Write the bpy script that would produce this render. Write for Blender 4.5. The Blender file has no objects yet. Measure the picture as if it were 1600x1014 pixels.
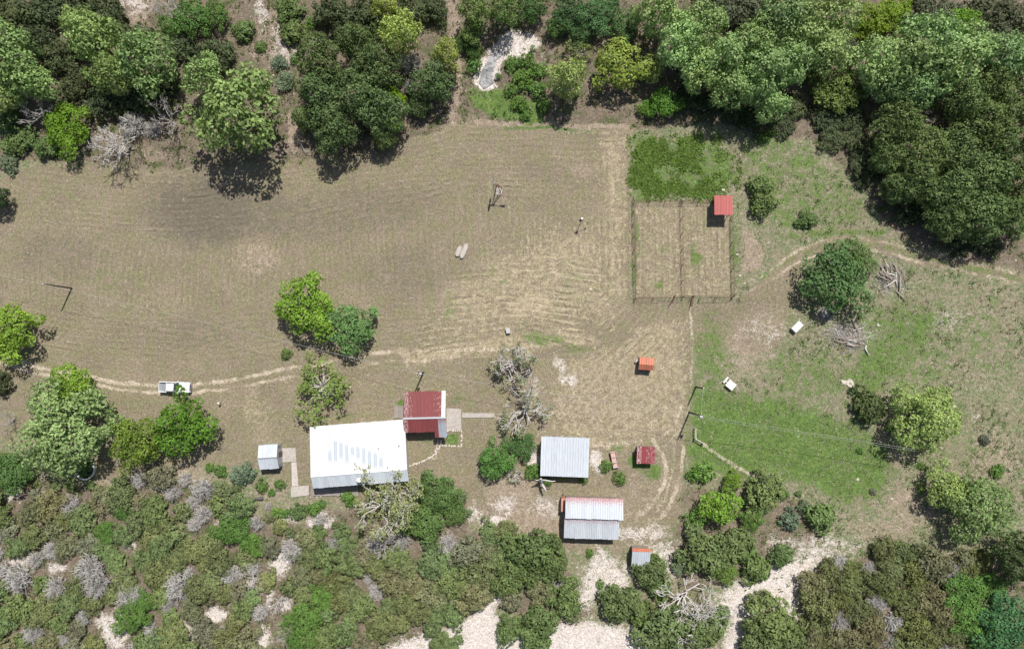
import bpy, math, random
import numpy as np
from mathutils import Vector, Matrix, Quaternion

R_ = math.radians
scene = bpy.context.scene
COL = scene.collection

# ------------------------------------------------------------------ camera
F, H, NAD = 1090.0, 120.0, (840.0, 560.0)          # focal length in photo pixels, flying height in metres
_d0 = Vector(((NAD[0]-800)/F, -(NAD[1]-507)/F, -1)).normalized()
Q = _d0.rotation_difference(Vector((0, 0, -1)))
cam_data = bpy.data.cameras.new('camera')
cam_data.sensor_width = 36.0
cam_data.lens = 36.0*F/1600.0
cam_data.clip_end = 3000
cam_data.clip_start = 1.0
cam = bpy.data.objects.new('camera', cam_data)
cam.location = (0, 0, H)
cam.rotation_mode = 'QUATERNION'
cam.rotation_quaternion = Q
COL.objects.link(cam)
scene.camera = cam

# ------------------------------------------------------------------ sky and sun
SUN_EL = R_(59)
SUN_AZ = math.atan2(0.39, 0.92)                    # from +Y towards +X
sun_dir = Vector((math.sin(SUN_AZ)*math.cos(SUN_EL), math.cos(SUN_AZ)*math.cos(SUN_EL), math.sin(SUN_EL)))
world = bpy.data.worlds.new('World')
scene.world = world
world.use_nodes = True
_nt = world.node_tree
_nt.nodes.clear()
_sky = _nt.nodes.new('ShaderNodeTexSky')
_sky.sky_type = 'NISHITA'
_sky.sun_disc = False
_sky.sun_elevation = SUN_EL
_sky.sun_rotation = SUN_AZ
_sky.air_density = 1.0
_sky.dust_density = 2.0
_bg = _nt.nodes.new('ShaderNodeBackground')
_bg.inputs['Strength'].default_value = 0.078
_wo = _nt.nodes.new('ShaderNodeOutputWorld')
_nt.links.new(_sky.outputs[0], _bg.inputs[0])
_nt.links.new(_bg.outputs[0], _wo.inputs[0])
sun_data = bpy.data.lights.new('sun', 'SUN')
sun_data.energy = 5.0
sun_data.angle = R_(0.53)
sun_data.color = (1.0, 0.955, 0.89)
sun = bpy.data.objects.new('sun', sun_data)
sun.rotation_mode = 'QUATERNION'
sun.rotation_quaternion = sun_dir.to_track_quat('Z', 'Y')
sun.location = (40, 80, 150)
COL.objects.link(sun)
scene.view_settings.view_transform = 'Standard'
scene.view_settings.look = 'None'
scene.view_settings.gamma = 1.0
scene.view_settings.exposure = 0.0
scene.view_settings.use_curve_mapping = False

# ------------------------------------------------------------------ helpers
PXM = F/H


def at(px, py, z=0.0):
    """photo pixel -> the point of the place that lies there at height z"""
    d = Q @ Vector(((px-800)/F, -(py-507)/F, -1))
    t = (H-z)/-d.z
    return Vector((d.x*t, d.y*t, z))


QI = np.array(Q.to_matrix().transposed())


def to_px(x, y):
    p = np.stack([x, y, np.full_like(x, -H)], -1) @ QI.T
    return 800+F*p[..., 0]/-p[..., 2], 507-F*p[..., 1]/-p[..., 2]


def tag(o, label=None, cat=None, group=None, kind=None):
    if label: o['label'] = label
    if cat: o['category'] = cat
    if group: o['group'] = group
    if kind: o['kind'] = kind
    return o


def empty(name, loc, rz=0.0):
    o = bpy.data.objects.new(name, None)
    o.empty_display_size = 0.3
    o.location = loc
    o.rotation_euler = (0, 0, rz)
    COL.objects.link(o)
    return o


def thing(name, loc, rz, label, cat, group=None):
    return tag(empty(name, loc, rz), label, cat, group)


def link(name, me, parent=None, loc=None):
    o = bpy.data.objects.new(name, me)
    COL.objects.link(o)
    if parent is not None: o.parent = parent
    if loc is not None: o.location = loc
    return o


class MB:
    """collects shapes, builds one mesh"""
    def __init__(self):
        self.v, self.f = [], []

    def add(self, vs, fs):
        n = len(self.v)
        self.v += [tuple(p) for p in vs]
        self.f += [tuple(i+n for i in q) for q in fs]
        return self

    def box(self, x0, x1, y0, y1, z0, z1, M=None):
        vs = [Vector(p) for p in ((x0, y0, z0), (x1, y0, z0), (x1, y1, z0), (x0, y1, z0), (x0, y0, z1), (x1, y0, z1), (x1, y1, z1), (x0, y1, z1))]
        if M is not None: vs = [M @ p for p in vs]
        return self.add(vs, [(3, 2, 1, 0), (4, 5, 6, 7), (0, 1, 5, 4), (1, 2, 6, 5), (2, 3, 7, 6), (3, 0, 4, 7)])

    def prism(self, pts, y0, y1):
        """outline in x,z extruded along y"""
        n = len(pts)
        vs = [(p[0], y0, p[1]) for p in pts]+[(p[0], y1, p[1]) for p in pts]
        fs = [tuple(range(n)), tuple(range(2*n-1, n-1, -1))]
        fs += [(i, i+n, (i+1) % n+n, (i+1) % n) for i in range(n)]
        return self.add(vs, fs)

    def tube(self, pts, rad, n=6, cap=True):
        pts = [Vector(p) for p in pts]
        if not isinstance(rad, (list, tuple)): rad = [rad]*len(pts)
        vs, fs = [], []
        up = Vector((0, 0, 1))
        for i, p in enumerate(pts):
            d = (pts[min(i+1, len(pts)-1)]-pts[max(i-1, 0)])
            if d.length < 1e-6: d = up.copy()
            d.normalize()
            a = d.cross(up if abs(d.z) < .9 else Vector((1, 0, 0))).normalized()
            b = d.cross(a)
            for k in range(n):
                t = 2*math.pi*k/n
                vs.append(p+(a*math.cos(t)+b*math.sin(t))*rad[i])
        for i in range(len(pts)-1):
            for k in range(n):
                fs.append((i*n+k, i*n+(k+1) % n, (i+1)*n+(k+1) % n, (i+1)*n+k))
        if cap:
            fs.append(tuple(range(n-1, -1, -1)))
            fs.append(tuple(range((len(pts)-1)*n, len(pts)*n)))
        return self.add(vs, fs)

    def lathe(self, prof, n=16, c=(0, 0, 0)):
        vs, fs = [], []
        for (r, z) in prof:
            for k in range(n):
                t = 2*math.pi*k/n
                vs.append((c[0]+r*math.cos(t), c[1]+r*math.sin(t), c[2]+z))
        for i in range(len(prof)-1):
            for k in range(n):
                fs.append((i*n+k, i*n+(k+1) % n, (i+1)*n+(k+1) % n, (i+1)*n+k))
        fs.append(tuple(range(n-1, -1, -1)))
        fs.append(tuple(range((len(prof)-1)*n, len(prof)*n)))
        return self.add(vs, fs)

    def mesh(self, name, m, smooth=False):
        me = bpy.data.meshes.new(name)
        me.from_pydata(self.v, [], self.f)
        if m is not None: me.materials.append(m)
        if smooth: me.polygons.foreach_set('use_smooth', [True]*len(me.polygons))
        me.update()
        return me

    def build(self, name, m, parent=None, loc=None, smooth=False):
        return link(name, self.mesh(name, m, smooth), parent, loc)


def np_mesh(name, V, Fc, m, attrs=None, smooth=False):
    """V (n,3), Fc (k,3|4) arrays -> mesh; attrs: per point floats"""
    me = bpy.data.meshes.new(name)
    k, s = Fc.shape
    me.vertices.add(len(V))
    me.vertices.foreach_set('co', np.ascontiguousarray(V, dtype=np.float32).ravel())
    me.loops.add(k*s)
    me.loops.foreach_set('vertex_index', np.ascontiguousarray(Fc, dtype=np.int32).ravel())
    me.polygons.add(k)
    me.polygons.foreach_set('loop_start', np.arange(0, k*s, s, dtype=np.int32))
    if smooth: me.polygons.foreach_set('use_smooth', np.ones(k, dtype=bool))
    for nm, a in (attrs or {}).items():
        at_ = me.attributes.new(nm, 'FLOAT', 'POINT')
        at_.data.foreach_set('value', np.ascontiguousarray(a, dtype=np.float32).ravel())
    if m is not None: me.materials.append(m)
    me.update(calc_edges=True)
    return me


def vnoise(x, y, scale, seed):
    """smooth value noise 0..1"""
    rs = np.random.RandomState(seed)
    G = rs.rand(128, 128)
    u, v = x/scale+1000.3, y/scale+1000.7
    iu, iv = np.floor(u).astype(int), np.floor(v).astype(int)
    fu, fv = u-iu, v-iv
    fu, fv = fu*fu*(3-2*fu), fv*fv*(3-2*fv)
    iu, iv = iu % 128, iv % 128
    ju, jv = (iu+1) % 128, (iv+1) % 128
    return (G[iu, iv]*(1-fu)+G[ju, iv]*fu)*(1-fv)+(G[iu, jv]*(1-fu)+G[ju, jv]*fu)*fv


def fbm(x, y, scale, seed, oct=4):
    a, s, t = 0.0, 0.0, 1.0
    for i in range(oct):
        a = a+t*vnoise(x, y, scale/2**i, seed+17*i)
        s += t
        t *= .55
    return a/s


# ------------------------------------------------------------------ node helper
class NT:
    def __init__(self, name):
        self.m = bpy.data.materials.new(name)
        self.m.use_nodes = True
        self.t = self.m.node_tree
        self.t.nodes.clear()
        self.out = self.t.nodes.new('ShaderNodeOutputMaterial')

    def _set(self, sock, v):
        if hasattr(v, 'is_output'): self.t.links.new(v, sock)
        elif isinstance(v, (tuple, list)) and len(v) == 3 and sock.type == 'RGBA': sock.default_value = (*v, 1)
        else: sock.default_value = v

    def attr(self, n):
        a = self.t.nodes.new('ShaderNodeAttribute')
        a.attribute_name = n
        return a.outputs['Fac']

    def coord(self, which='Object'):
        return self.t.nodes.new('ShaderNodeTexCoord').outputs[which]

    def pos(self):
        return self.t.nodes.new('ShaderNodeNewGeometry').outputs['Position']

    def info(self, which):
        return self.t.nodes.new('ShaderNodeObjectInfo').outputs[which]

    def scalev(self, v, s):
        n = self.t.nodes.new('ShaderNodeMapping')
        n.inputs['Scale'].default_value = s
        self._set(n.inputs['Vector'], v)
        return n.outputs[0]

    def noise(self, vec, scale, detail=3.0, rough=.6, w=None):
        n = self.t.nodes.new('ShaderNodeTexNoise')
        n.inputs['Scale'].default_value = scale
        n.inputs['Detail'].default_value = detail
        n.inputs['Roughness'].default_value = rough
        self._set(n.inputs['Vector'], vec)
        return n.outputs['Fac']

    def voro(self, vec, scale, out='Distance'):
        n = self.t.nodes.new('ShaderNodeTexVoronoi')
        n.inputs['Scale'].default_value = scale
        self._set(n.inputs['Vector'], vec)
        return n.outputs[out]

    def math(self, op, a, b=None, c=None):
        n = self.t.nodes.new('ShaderNodeMath')
        n.operation = op
        self._set(n.inputs[0], a)
        if b is not None: self._set(n.inputs[1], b)
        if c is not None: self._set(n.inputs[2], c)
        return n.outputs[0]

    def step(self, v, a, b, o0=0.0, o1=1.0):
        n = self.t.nodes.new('ShaderNodeMapRange')
        n.interpolation_type = 'SMOOTHSTEP'
        self._set(n.inputs[0], v)
        self._set(n.inputs[1], a)
        self._set(n.inputs[2], b)
        n.inputs[3].default_value = o0
        n.inputs[4].default_value = o1
        return n.outputs[0]

    def mix(self, f, a, b, mode='MIX'):
        n = self.t.nodes.new('ShaderNodeMix')
        n.data_type = 'RGBA'
        n.blend_type = mode
        self._set(n.inputs[0], f)
        self._set(n.inputs[6], a)
        self._set(n.inputs[7], b)
        return n.outputs[2]

    def sep(self, v):
        n = self.t.nodes.new('ShaderNodeSeparateXYZ')
        self._set(n.inputs[0], v)
        return n.outputs

    def sepc(self, v):
        n = self.t.nodes.new('ShaderNodeSeparateColor')
        self._set(n.inputs[0], v)
        return n.outputs

    def mul(self, col, fac):
        """scale a colour by a float"""
        n = self.t.nodes.new('ShaderNodeVectorMath')
        n.operation = 'SCALE'
        self._set(n.inputs[0], col)
        self._set(n.inputs['Scale'], fac)
        return n.outputs[0]

    def bump(self, h, strength=.3, dist=.05):
        n = self.t.nodes.new('ShaderNodeBump')
        n.inputs['Strength'].default_value = strength
        n.inputs['Distance'].default_value = dist
        self._set(n.inputs['Height'], h)
        return n.outputs[0]

    def bsdf(self, col, rough=.8, metal=0.0, normal=None, spec=.3):
        b = self.t.nodes.new('ShaderNodeBsdfPrincipled')
        self._set(b.inputs['Base Color'], col)
        self._set(b.inputs['Roughness'], rough)
        self._set(b.inputs['Metallic'], metal)
        b.inputs['Specular IOR Level'].default_value = spec
        if normal is not None: self.t.links.new(normal, b.inputs['Normal'])
        return b.outputs[0]

    def finish(self, sh):
        self.t.links.new(sh, self.out.inputs[0])
        return self.m


def simple(name, col, rough=.7, var=.25, scale=3.0, metal=0.0, spec=.3, stretch=(1, 1, 1), bump=.0):
    n = NT(name)
    c = n.scalev(n.coord(), stretch)
    f = n.noise(c, scale, 4)
    g = n.math('MULTIPLY_ADD', f, 2*var, 1-var)
    g = n.math('MULTIPLY', g, n.math('MULTIPLY_ADD', n.info('Random'), .2, .9))
    nb = n.bump(f, bump, .03) if bump else None
    return n.finish(n.bsdf(n.mul(col, g), rough, metal, nb, spec))


# ------------------------------------------------------------------ ground masks (authored on the photograph's ground plane)
def axis(a, b, s):
    return np.concatenate([[a-900, a-300, a-100, a-40, a-15, a-5], np.arange(a, b+1e-6, s), [b+5, b+15, b+40, b+100, b+300, b+900]])


GX, GY = axis(-106, 98, .3), axis(-64, 76, .3)
gx, gy = np.meshgrid(GX, GY, indexing='ij')
gpx, gpy = to_px(gx, gy)
wx = (fbm(gx, gy, 3.0, 5)-.5)*26
wy = (fbm(gx, gy, 3.0, 9)-.5)*26
qx, qy = gpx+wx, gpy+wy                               # wobbled pixel coordinates: edges come out ragged


def sdf(X, Y, pts):
    """signed distance to a polygon, negative inside"""
    P = np.array(pts, float)
    d = np.full(X.shape, 1e9)
    ins = np.zeros(X.shape, bool)
    for i in range(len(P)):
        a, b = P[i], P[(i+1) % len(P)]
        e = b-a
        wx_, wy_ = X-a[0], Y-a[1]
        t = np.clip((wx_*e[0]+wy_*e[1])/(e@e+1e-9), 0, 1)
        d = np.minimum(d, np.hypot(wx_-e[0]*t, wy_-e[1]*t))
        c = (a[1] > Y) != (b[1] > Y)
        if abs(e[1]) > 1e-9: ins ^= c & (X < e[0]*(Y-a[1])/e[1]+a[0])
    return np.where(ins, -d, d)


def ss(v, a, b):
    t = np.clip((v-a)/(b-a), 0, 1)
    return t*t*(3-2*t)


def poly(pts, soft=10, wob=True):
    X, Y = (qx, qy) if wob else (gpx, gpy)
    P = np.array(pts)
    o = np.zeros(gpx.shape)
    m = (X > P[:, 0].min()-soft-2) & (X < P[:, 0].max()+soft+2) & (Y > P[:, 1].min()-soft-2) & (Y < P[:, 1].max()+soft+2)
    if m.any(): o[m] = ss(-sdf(X[m], Y[m], pts), -soft, soft)
    return o


def blob(cx, cy, rx, ry=None, rot=0):
    ry = ry or rx
    c, s = math.cos(R_(rot)), math.sin(R_(rot))
    u, v = ((qx-cx)*c+(qy-cy)*s)/rx, (-(qx-cx)*s+(qy-cy)*c)/ry
    return 1-ss(np.hypot(u, v), .35, 1.15)


def path(pts, w, soft=2.0, wob=.32):
    X, Y = gpx+wx*wob, gpy+wy*wob
    P = np.array(pts, float)
    # smooth the polyline
    for _ in range(2):
        n = [P[0]]
        for a, b in zip(P[:-1], P[1:]): n += [a*.75+b*.25, a*.25+b*.75]
        P = np.array(n+[P[-1]])
    o = np.full(X.shape, 1e9)
    m = (X > P[:, 0].min()-40) & (X < P[:, 0].max()+40) & (Y > P[:, 1].min()-40) & (Y < P[:, 1].max()+40)
    x, y = X[m], Y[m]
    d = np.full(x.shape, 1e9)
    for a, b in zip(P[:-1], P[1:]):
        e = b-a
        t = np.clip(((x-a[0])*e[0]+(y-a[1])*e[1])/(e@e+1e-9), 0, 1)
        d = np.minimum(d, np.hypot(x-a[0]-e[0]*t, y-a[1]-e[1]*t))
    o[m] = d
    return 1-ss(o, w-soft, w+soft)


def mx(*a):
    r = a[0]
    for b in a[1:]: r = np.maximum(r, b)
    return r


FIELD = [(-200, 290), (0, 280), (60, 255), (190, 266), (310, 262), (440, 245), (560, 245), (650, 215), (700, 192), (760, 196), (870, 205), (985, 203),
         (988, 312), (991, 468), (1150, 470), (1190, 438), (1240, 392), (1300, 368), (1370, 372), (1440, 392), (1600, 430), (1700, 450), (1700, 462), (1600, 440), (1440, 412), (1370, 396),
         (1310, 400), (1260, 440), (1225, 500), (1210, 545), (1084, 560), (1078, 640), (1074, 700), (1070, 770), (1045, 830), (1000, 858), (930, 862), (860, 850), (800, 835), (735, 800), (715, 762),
         (655, 745), (620, 775), (480, 782), (420, 745), (345, 722), (250, 735), (170, 752), (120, 745), (60, 705), (0, 690), (-200, 680)]
m_field = poly(FIELD, 5)
PENS = [(991, 316), (1141, 316), (1144, 464), (993, 464)]
m_pen = poly(PENS, 3, False)
m_field = np.maximum(m_field, m_pen)
m_wood = mx(poly([(-300, -300), (1900, -300), (1900, 440), (1600, 425), (1440, 385), (1380, 350), (1330, 270), (1270, 215), (1160, 205), (1050, 190), (985, 200), (900, 190), (760, 190), (715, 190), (640, 220), (560, 245), (440, 250), (310, 265), (190, 262), (60, 245), (-300, 300)], 12),
            poly([(-300, 700), (60, 745), (180, 765), (270, 745), (350, 770), (430, 830), (520, 800), (640, 790), (720, 770), (735, 830), (860, 850), (900, 900), (930, 960), (860, 1000), (760, 930), (690, 985), (560, 1060), (-300, 1300)], 10),
            poly([(1070, 760), (1250, 780), (1300, 830), (1180, 900), (1070, 930), (1040, 870)], 10)*.6,
            poly([(1270, 890), (1360, 862), (1440, 860), (1560, 880), (1800, 800), (1800, 1200), (1240, 1200)], 10)*.85,
            poly([(940, 910), (1010, 880), (1050, 890), (1130, 940), (1140, 1014), (1000, 1000)], 10)*.35)
m_green = mx(poly([(989, 204), (1060, 212), (1130, 222), (1152, 246), (1150, 285), (1112, 304), (990, 309)], 14)*.66,
             poly([(1079, 602), (1112, 596), (1150, 615), (1230, 622), (1330, 660), (1385, 700), (1385, 760), (1330, 790), (1240, 750), (1140, 742), (1080, 728), (1074, 690)], 34)*.98,
             poly([(1335, 545), (1350, 500), (1400, 470), (1470, 470), (1480, 520), (1420, 590), (1380, 625), (1330, 640), (1290, 600)], 40)*.66,
             poly([(735, 140), (790, 140), (860, 160), (850, 195), (780, 185), (740, 175)], 8)*.85,
             poly([(1150, 215), (1250, 215), (1320, 280), (1370, 350), (1290, 362), (1230, 370), (1180, 330), (1150, 290)], 14)*.48,
             blob(1112, 550, 44, 80)*.58, blob(1260, 590, 90, 60)*.52, blob(1430, 560, 90, 90)*.42, blob(1510, 520, 90, 70)*.36, blob(1310, 720, 90, 60)*.5, blob(850, 530, 55, 14)*.62, blob(905, 545, 40, 12)*.45, blob(1000, 720, 24, 16)*.85, blob(1020, 735, 18, 22)*.75, blob(960, 700, 16, 14)*.5,
             blob(624, 640, 12, 16)*.85, blob(560, 650, 60, 9, -5)*.4, blob(707, 685, 13, 11)*.9, blob(660, 690, 26, 10)*.4, blob(720, 625, 40, 14)*.38,
             blob(1030, 440, 16, 10)*.55, blob(1088, 400, 9, 38)*.62, blob(1100, 350, 12, 30)*.4, blob(1040, 390, 10, 20)*.35, blob(1148, 400, 6, 60)*.6, blob(994, 390, 5, 80)*.5,
             blob(1240, 700, 90, 40)*.7, blob(1480, 640, 60, 40)*.35, blob(1560, 480, 40, 40)*.3, blob(1540, 560, 60, 60)*.28, blob(180, 440, 90, 40)*.3, blob(90, 300, 60, 30)*.3, blob(1500, 700, 80, 50)*.33,
             path([(790, 200), (880, 200), (895, 203)], 3)*.7, path([(1190, 432), (1250, 396), (1300, 380), (1370, 383), (1440, 401), (1600, 437)], 5, 3)*.45, path([(1220, 372), (1290, 361), (1380, 364)], 5, 4)*.6, blob(800, 165, 50, 25)*.6, blob(480, 550, 40, 10)*.2, blob(700, 490, 50, 40)*.3, blob(770, 440, 40, 40)*.3, blob(900, 440, 60, 60)*.27)
m_lime = mx(poly([(560, 1030), (640, 1000), (700, 985), (745, 950), (765, 918), (795, 922), (775, 955), (790, 985), (880, 972), (1000, 985), (1010, 1000), (1000, 1040), (560, 1040)], 17),
            poly([(905, 905), (930, 860), (985, 880), (990, 920), (945, 925), (915, 960), (895, 950)], 18)*.75, poly([(990, 845), (1060, 840), (1060, 905), (1020, 900)], 18)*.55,
            poly([(1120, 935), (1170, 900), (1210, 880), (1290, 850), (1300, 862), (1262, 895), (1260, 940), (1230, 985), (1175, 975), (1160, 1040), (1120, 1040), (1140, 980)], 18)*.88,
            poly([(1200, 840), (1290, 830), (1360, 850), (1300, 875), (1210, 880)], 12)*.45,
            blob(780, 815, 40, 16, 15)*.8, blob(735, 800, 14, 24)*.55, blob(830, 720, 12, 36, 12)*.78, blob(930, 720, 14, 24)*.8, blob(885, 590, 22, 12, 20)*.62, blob(870, 570, 9, 20, -30)*.6, blob(825, 590, 10, 10)*.4,
            blob(790, 790, 24, 18)*.5, blob(860, 790, 50, 22)*.45, blob(1000, 830, 60, 16)*.55, blob(840, 610, 12, 30)*.35,
            blob(440, 880, 20, 26, 20)*.8, blob(425, 930, 9, 45)*.7, blob(345, 820, 9, 12)*.5, blob(205, 855, 14, 9)*.6, blob(180, 985, 30, 40)*.85, blob(340, 960, 24, 16)*.85, blob(90, 890, 22, 10)*.7, blob(30, 875, 26, 9)*.7,
            blob(415, 1000, 22, 26)*.85, blob(450, 940, 14, 20)*.7, blob(545, 965, 12, 24, 40)*.5, blob(15, 770, 20, 14)*.6, blob(65, 772, 20, 10)*.7, blob(500, 815, 30, 12)*.65, blob(455, 812, 12, 14)*.6,
            blob(250, 765, 12, 8)*.4, blob(300, 985, 30, 30)*.5, blob(385, 935, 30, 40)*.45,
            blob(1325, 599, 13, 5, 15)*.95, blob(1525, 650, 9)*.4, blob(680, 255, 9)*.0, blob(410, 20, 12, 40)*.5, blob(445, 70, 30, 50)*.45, blob(210, 5, 26, 25)*.55, blob(1190, 330, 20, 20)*.3,
            blob(1480, 500, 40, 30)*.28, blob(1330, 525, 60, 20)*.35, blob(1400, 450, 40, 20)*.25, blob(1195, 515, 40, 30)*.3)
m_straw = mx(poly([(690, 430), (760, 380), (850, 340), (960, 330), (985, 460), (985, 520), (900, 530), (760, 545), (640, 560), (650, 500)], 60)*.56,
             poly([(930, 205), (988, 205), (992, 470), (940, 480)], 34)*.60, poly([(990, 500), (1080, 490), (1076, 690), (900, 700), (850, 660), (860, 560), (960, 540)], 24)*.55,
             poly([(600, 545), (760, 525), (900, 505), (960, 540), (780, 555), (640, 575)], 14)*.6, m_pen*.45, blob(560, 600, 90, 25)*.35, blob(390, 640, 25, 60)*.5, blob(410, 660, 30, 60)*.4,
             blob(400, 400, 60, 45)*.45, blob(200, 400, 100, 60)*.28, blob(230, 470, 140, 60)*.32, blob(100, 330, 60, 40)*.3, blob(870, 430, 14, 10)*.9, blob(940, 690, 60, 18)*.55, blob(980, 670, 60, 20)*.5,
             blob(830, 480, 60, 30)*.7, blob(880, 400, 60, 20)*.6)
m_soil = mx(blob(850, 815, 130, 45)*.62, blob(800, 775, 60, 40)*.6, blob(960, 800, 110, 60)*.42, blob(1010, 760, 50, 80)*.4, blob(860, 640, 60, 60)*.35, blob(930, 620, 110, 80)*.34, poly([(1154, 350), (1166, 358), (1196, 392), (1192, 415), (1164, 428)], 4)*.95, blob(410, 405, 40, 32)*.55, blob(460, 205, 16, 45)*.85, blob(440, 230, 10, 30)*.6, blob(690, 400, 40, 30)*.35,
            blob(790, 300, 60, 40)*.3, blob(910, 265, 50, 18)*.45, path([(745, 192), (870, 196), (985, 200)], 5, 3)*.7, blob(1400, 690, 60, 60)*.5, blob(1430, 790, 70, 50)*.6, blob(1380, 830, 80, 24)*.55,
            blob(300, 740, 60, 22)*.55, blob(420, 765, 40, 22)*.6, blob(470, 800, 60, 20)*.4, blob(60, 730, 30, 14)*.6, blob(170, 755, 50, 14)*.5, blob(1160, 560, 70, 60)*.5, blob(1190, 500, 50, 40)*.45,
            path([(705, -60), (708, 60), (716, 130), (706, 190)], 10, 5)*.6, blob(430, 60, 60, 70)*.5, blob(220, 20, 30, 40)*.6, blob(1380, 420, 40, 20)*.4, blob(760, 800, 40, 40)*.4, blob(895, 850, 90, 20)*.35,
            blob(1560, 480, 80, 80)*.35, blob(1500, 600, 100, 60)*.25, blob(1550, 720, 60, 70)*.5, blob(820, 770, 60, 30)*.3, blob(240, 240, 40, 20)*.5, blob(700, 620, 10, 8)*.5, blob(770, 545, 60, 12)*.2)
m_dark = mx(blob(320, 330, 130, 80)*.75, blob(560, 330, 180, 60, -8)*.45, blob(640, 420, 120, 60)*.4, blob(100, 400, 110, 60)*.4, blob(90, 620, 80, 30)*.35, blob(850, 270, 70, 30)*.35, blob(450, 340, 120, 60)*.5,
            blob(940, 600, 50, 60)*.15, blob(300, 520, 140, 40)*.35, blob(1290, 488, 24, 14)*.9, blob(1170, 480, 60, 30)*.4, blob(1130, 500, 60, 30)*.3)
RUT1 = [(-60, 545), (0, 558), (60, 572), (130, 587), (190, 599), (250, 605), (310, 602), (400, 587), (470, 574), (540, 562), (590, 553), (660, 547), (760, 548), (850, 540)]
RUT2 = [(-60, 555), (0, 567), (60, 582), (130, 597), (190, 609), (250, 616), (310, 614), (400, 600), (470, 588), (540, 576), (600, 567), (660, 562), (720, 556)]
fade = .55+.45*ss(fbm(gx, gy, 5, 77), .35, .6)
m_track = mx(path(RUT1, 3.4, 2.2)*np.where(gpx > 610, .5, .82)*fade, path(RUT2, 3.0, 2.2)*np.where(gpx > 330, .62, .78)*fade,
             path([(1078, 480), (1083, 540), (1079, 610), (1070, 660), (1050, 690), (1035, 700)], 2.8, 2.4)*.6*fade, path([(1066, 520), (1070, 560), (1066, 620), (1058, 660), (1030, 690)], 2.2, 1.6)*.6*fade,
             path([(1022, 688), (1040, 720), (1042, 750), (1022, 785), (990, 815)], 4.2, 3)*.75*fade, path([(1068, 700), (1064, 750), (1048, 790), (1010, 830)], 4, 3)*.72*fade, path([(1052, 690), (1053, 750), (1030, 795), (1000, 825)], 3, 2)*.5*fade,
             path([(1155, 446), (1205, 428), (1245, 388), (1300, 371), (1370, 375), (1440, 392), (1600, 430)], 3.2, 2.4)*.56*fade, path([(1150, 466), (1215, 434), (1260, 402), (1310, 388), (1370, 391), (1440, 409), (1600, 443)], 3.0, 2.4)*.62*fade,
             path([(770, 648), (830, 660), (850, 668)], 6, 5)*.3, path([(1096, 692), (1120, 710), (1150, 730), (1180, 745)], 2.5, 1.5)*.8, path([(1000, 690), (930, 695), (870, 690)], 5, 4)*.5, path([(905, 610), (850, 650), (835, 700)], 4, 4)*.4,
             path([(740, 600), (700, 575), (640, 560)], 2, 2)*.3)
m_rough = np.clip(1-m_field-m_wood, 0, 1)
# mowing lines: parallel to the edge near it, up and down in the middle, across in the hay strip
fd = -sdf(gpx, gpy, [(-400, 300), (60, 262), (310, 268), (440, 250), (650, 218), (720, 198), (987, 205), (990, 470), (900, 560), (600, 560), (300, 605), (-400, 540)])/PXM
wob = (fbm(gx, gy, 22, 31)-.5)*3.4
b1 = ss(fd, 11, 14)
mow_u = np.where(fd < 12, fd, gx)+wob
mow_a = np.where((fd > 10.8) & (fd < 13.2), .25, 1.0)
hay = poly([(700, 425), (860, 395), (935, 410), (930, 540), (640, 560), (650, 500)], 10, False)
mow_u = np.where(hay > .5, gy+wob*1.3+.006*(gx+4)**2, mow_u)
mow_a = mow_a*np.where((hay > .2) & (hay < .8), .2, 1)*(1+hay*.8)
low = gpy > 575
mow_u = np.where(low, np.hypot(gx-30*np.sign(gx), gy+24)+wob, mow_u)
mow_a = mow_a*np.where(low, .5, 1)
pend = -sdf(gpx, gpy, PENS)/PXM
mow_u = np.where(m_pen > .5, gx+wob*.3, mow_u)
mow_a = mow_a*ss(np.abs(gpy-575), 3, 18)
mow_a = np.clip(mow_a, 0, 1.6)*m_field*(.35+.9*fbm(gx, gy, 9, 55))
# creek hollow
CREEK = [(838, 50), (852, 66), (838, 82), (806, 90), (782, 98), (774, 132), (758, 144), (742, 132), (748, 108), (764, 76), (782, 56), (810, 50)]
m_creek = poly(CREEK, 5)
m_lime = np.maximum(m_lime, m_creek*.95)
creek_d = ss(-sdf(gpx, gpy, CREEK), -26, 6)
gz = (fbm(gx, gy, 6, 3)-.5)*.10+(fbm(gx, gy, 1.2, 4)-.5)*.10*(m_rough+m_wood*.8+.15)
gz = gz*np.where(np.hypot(gx, gy) < 150, 1, 0)-creek_d*.55
idx = np.arange(gx.size).reshape(gx.shape)
quads = np.stack([idx[:-1, :-1], idx[1:, :-1], idx[1:, 1:], idx[:-1, 1:]], -1).reshape(-1, 4)


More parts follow.
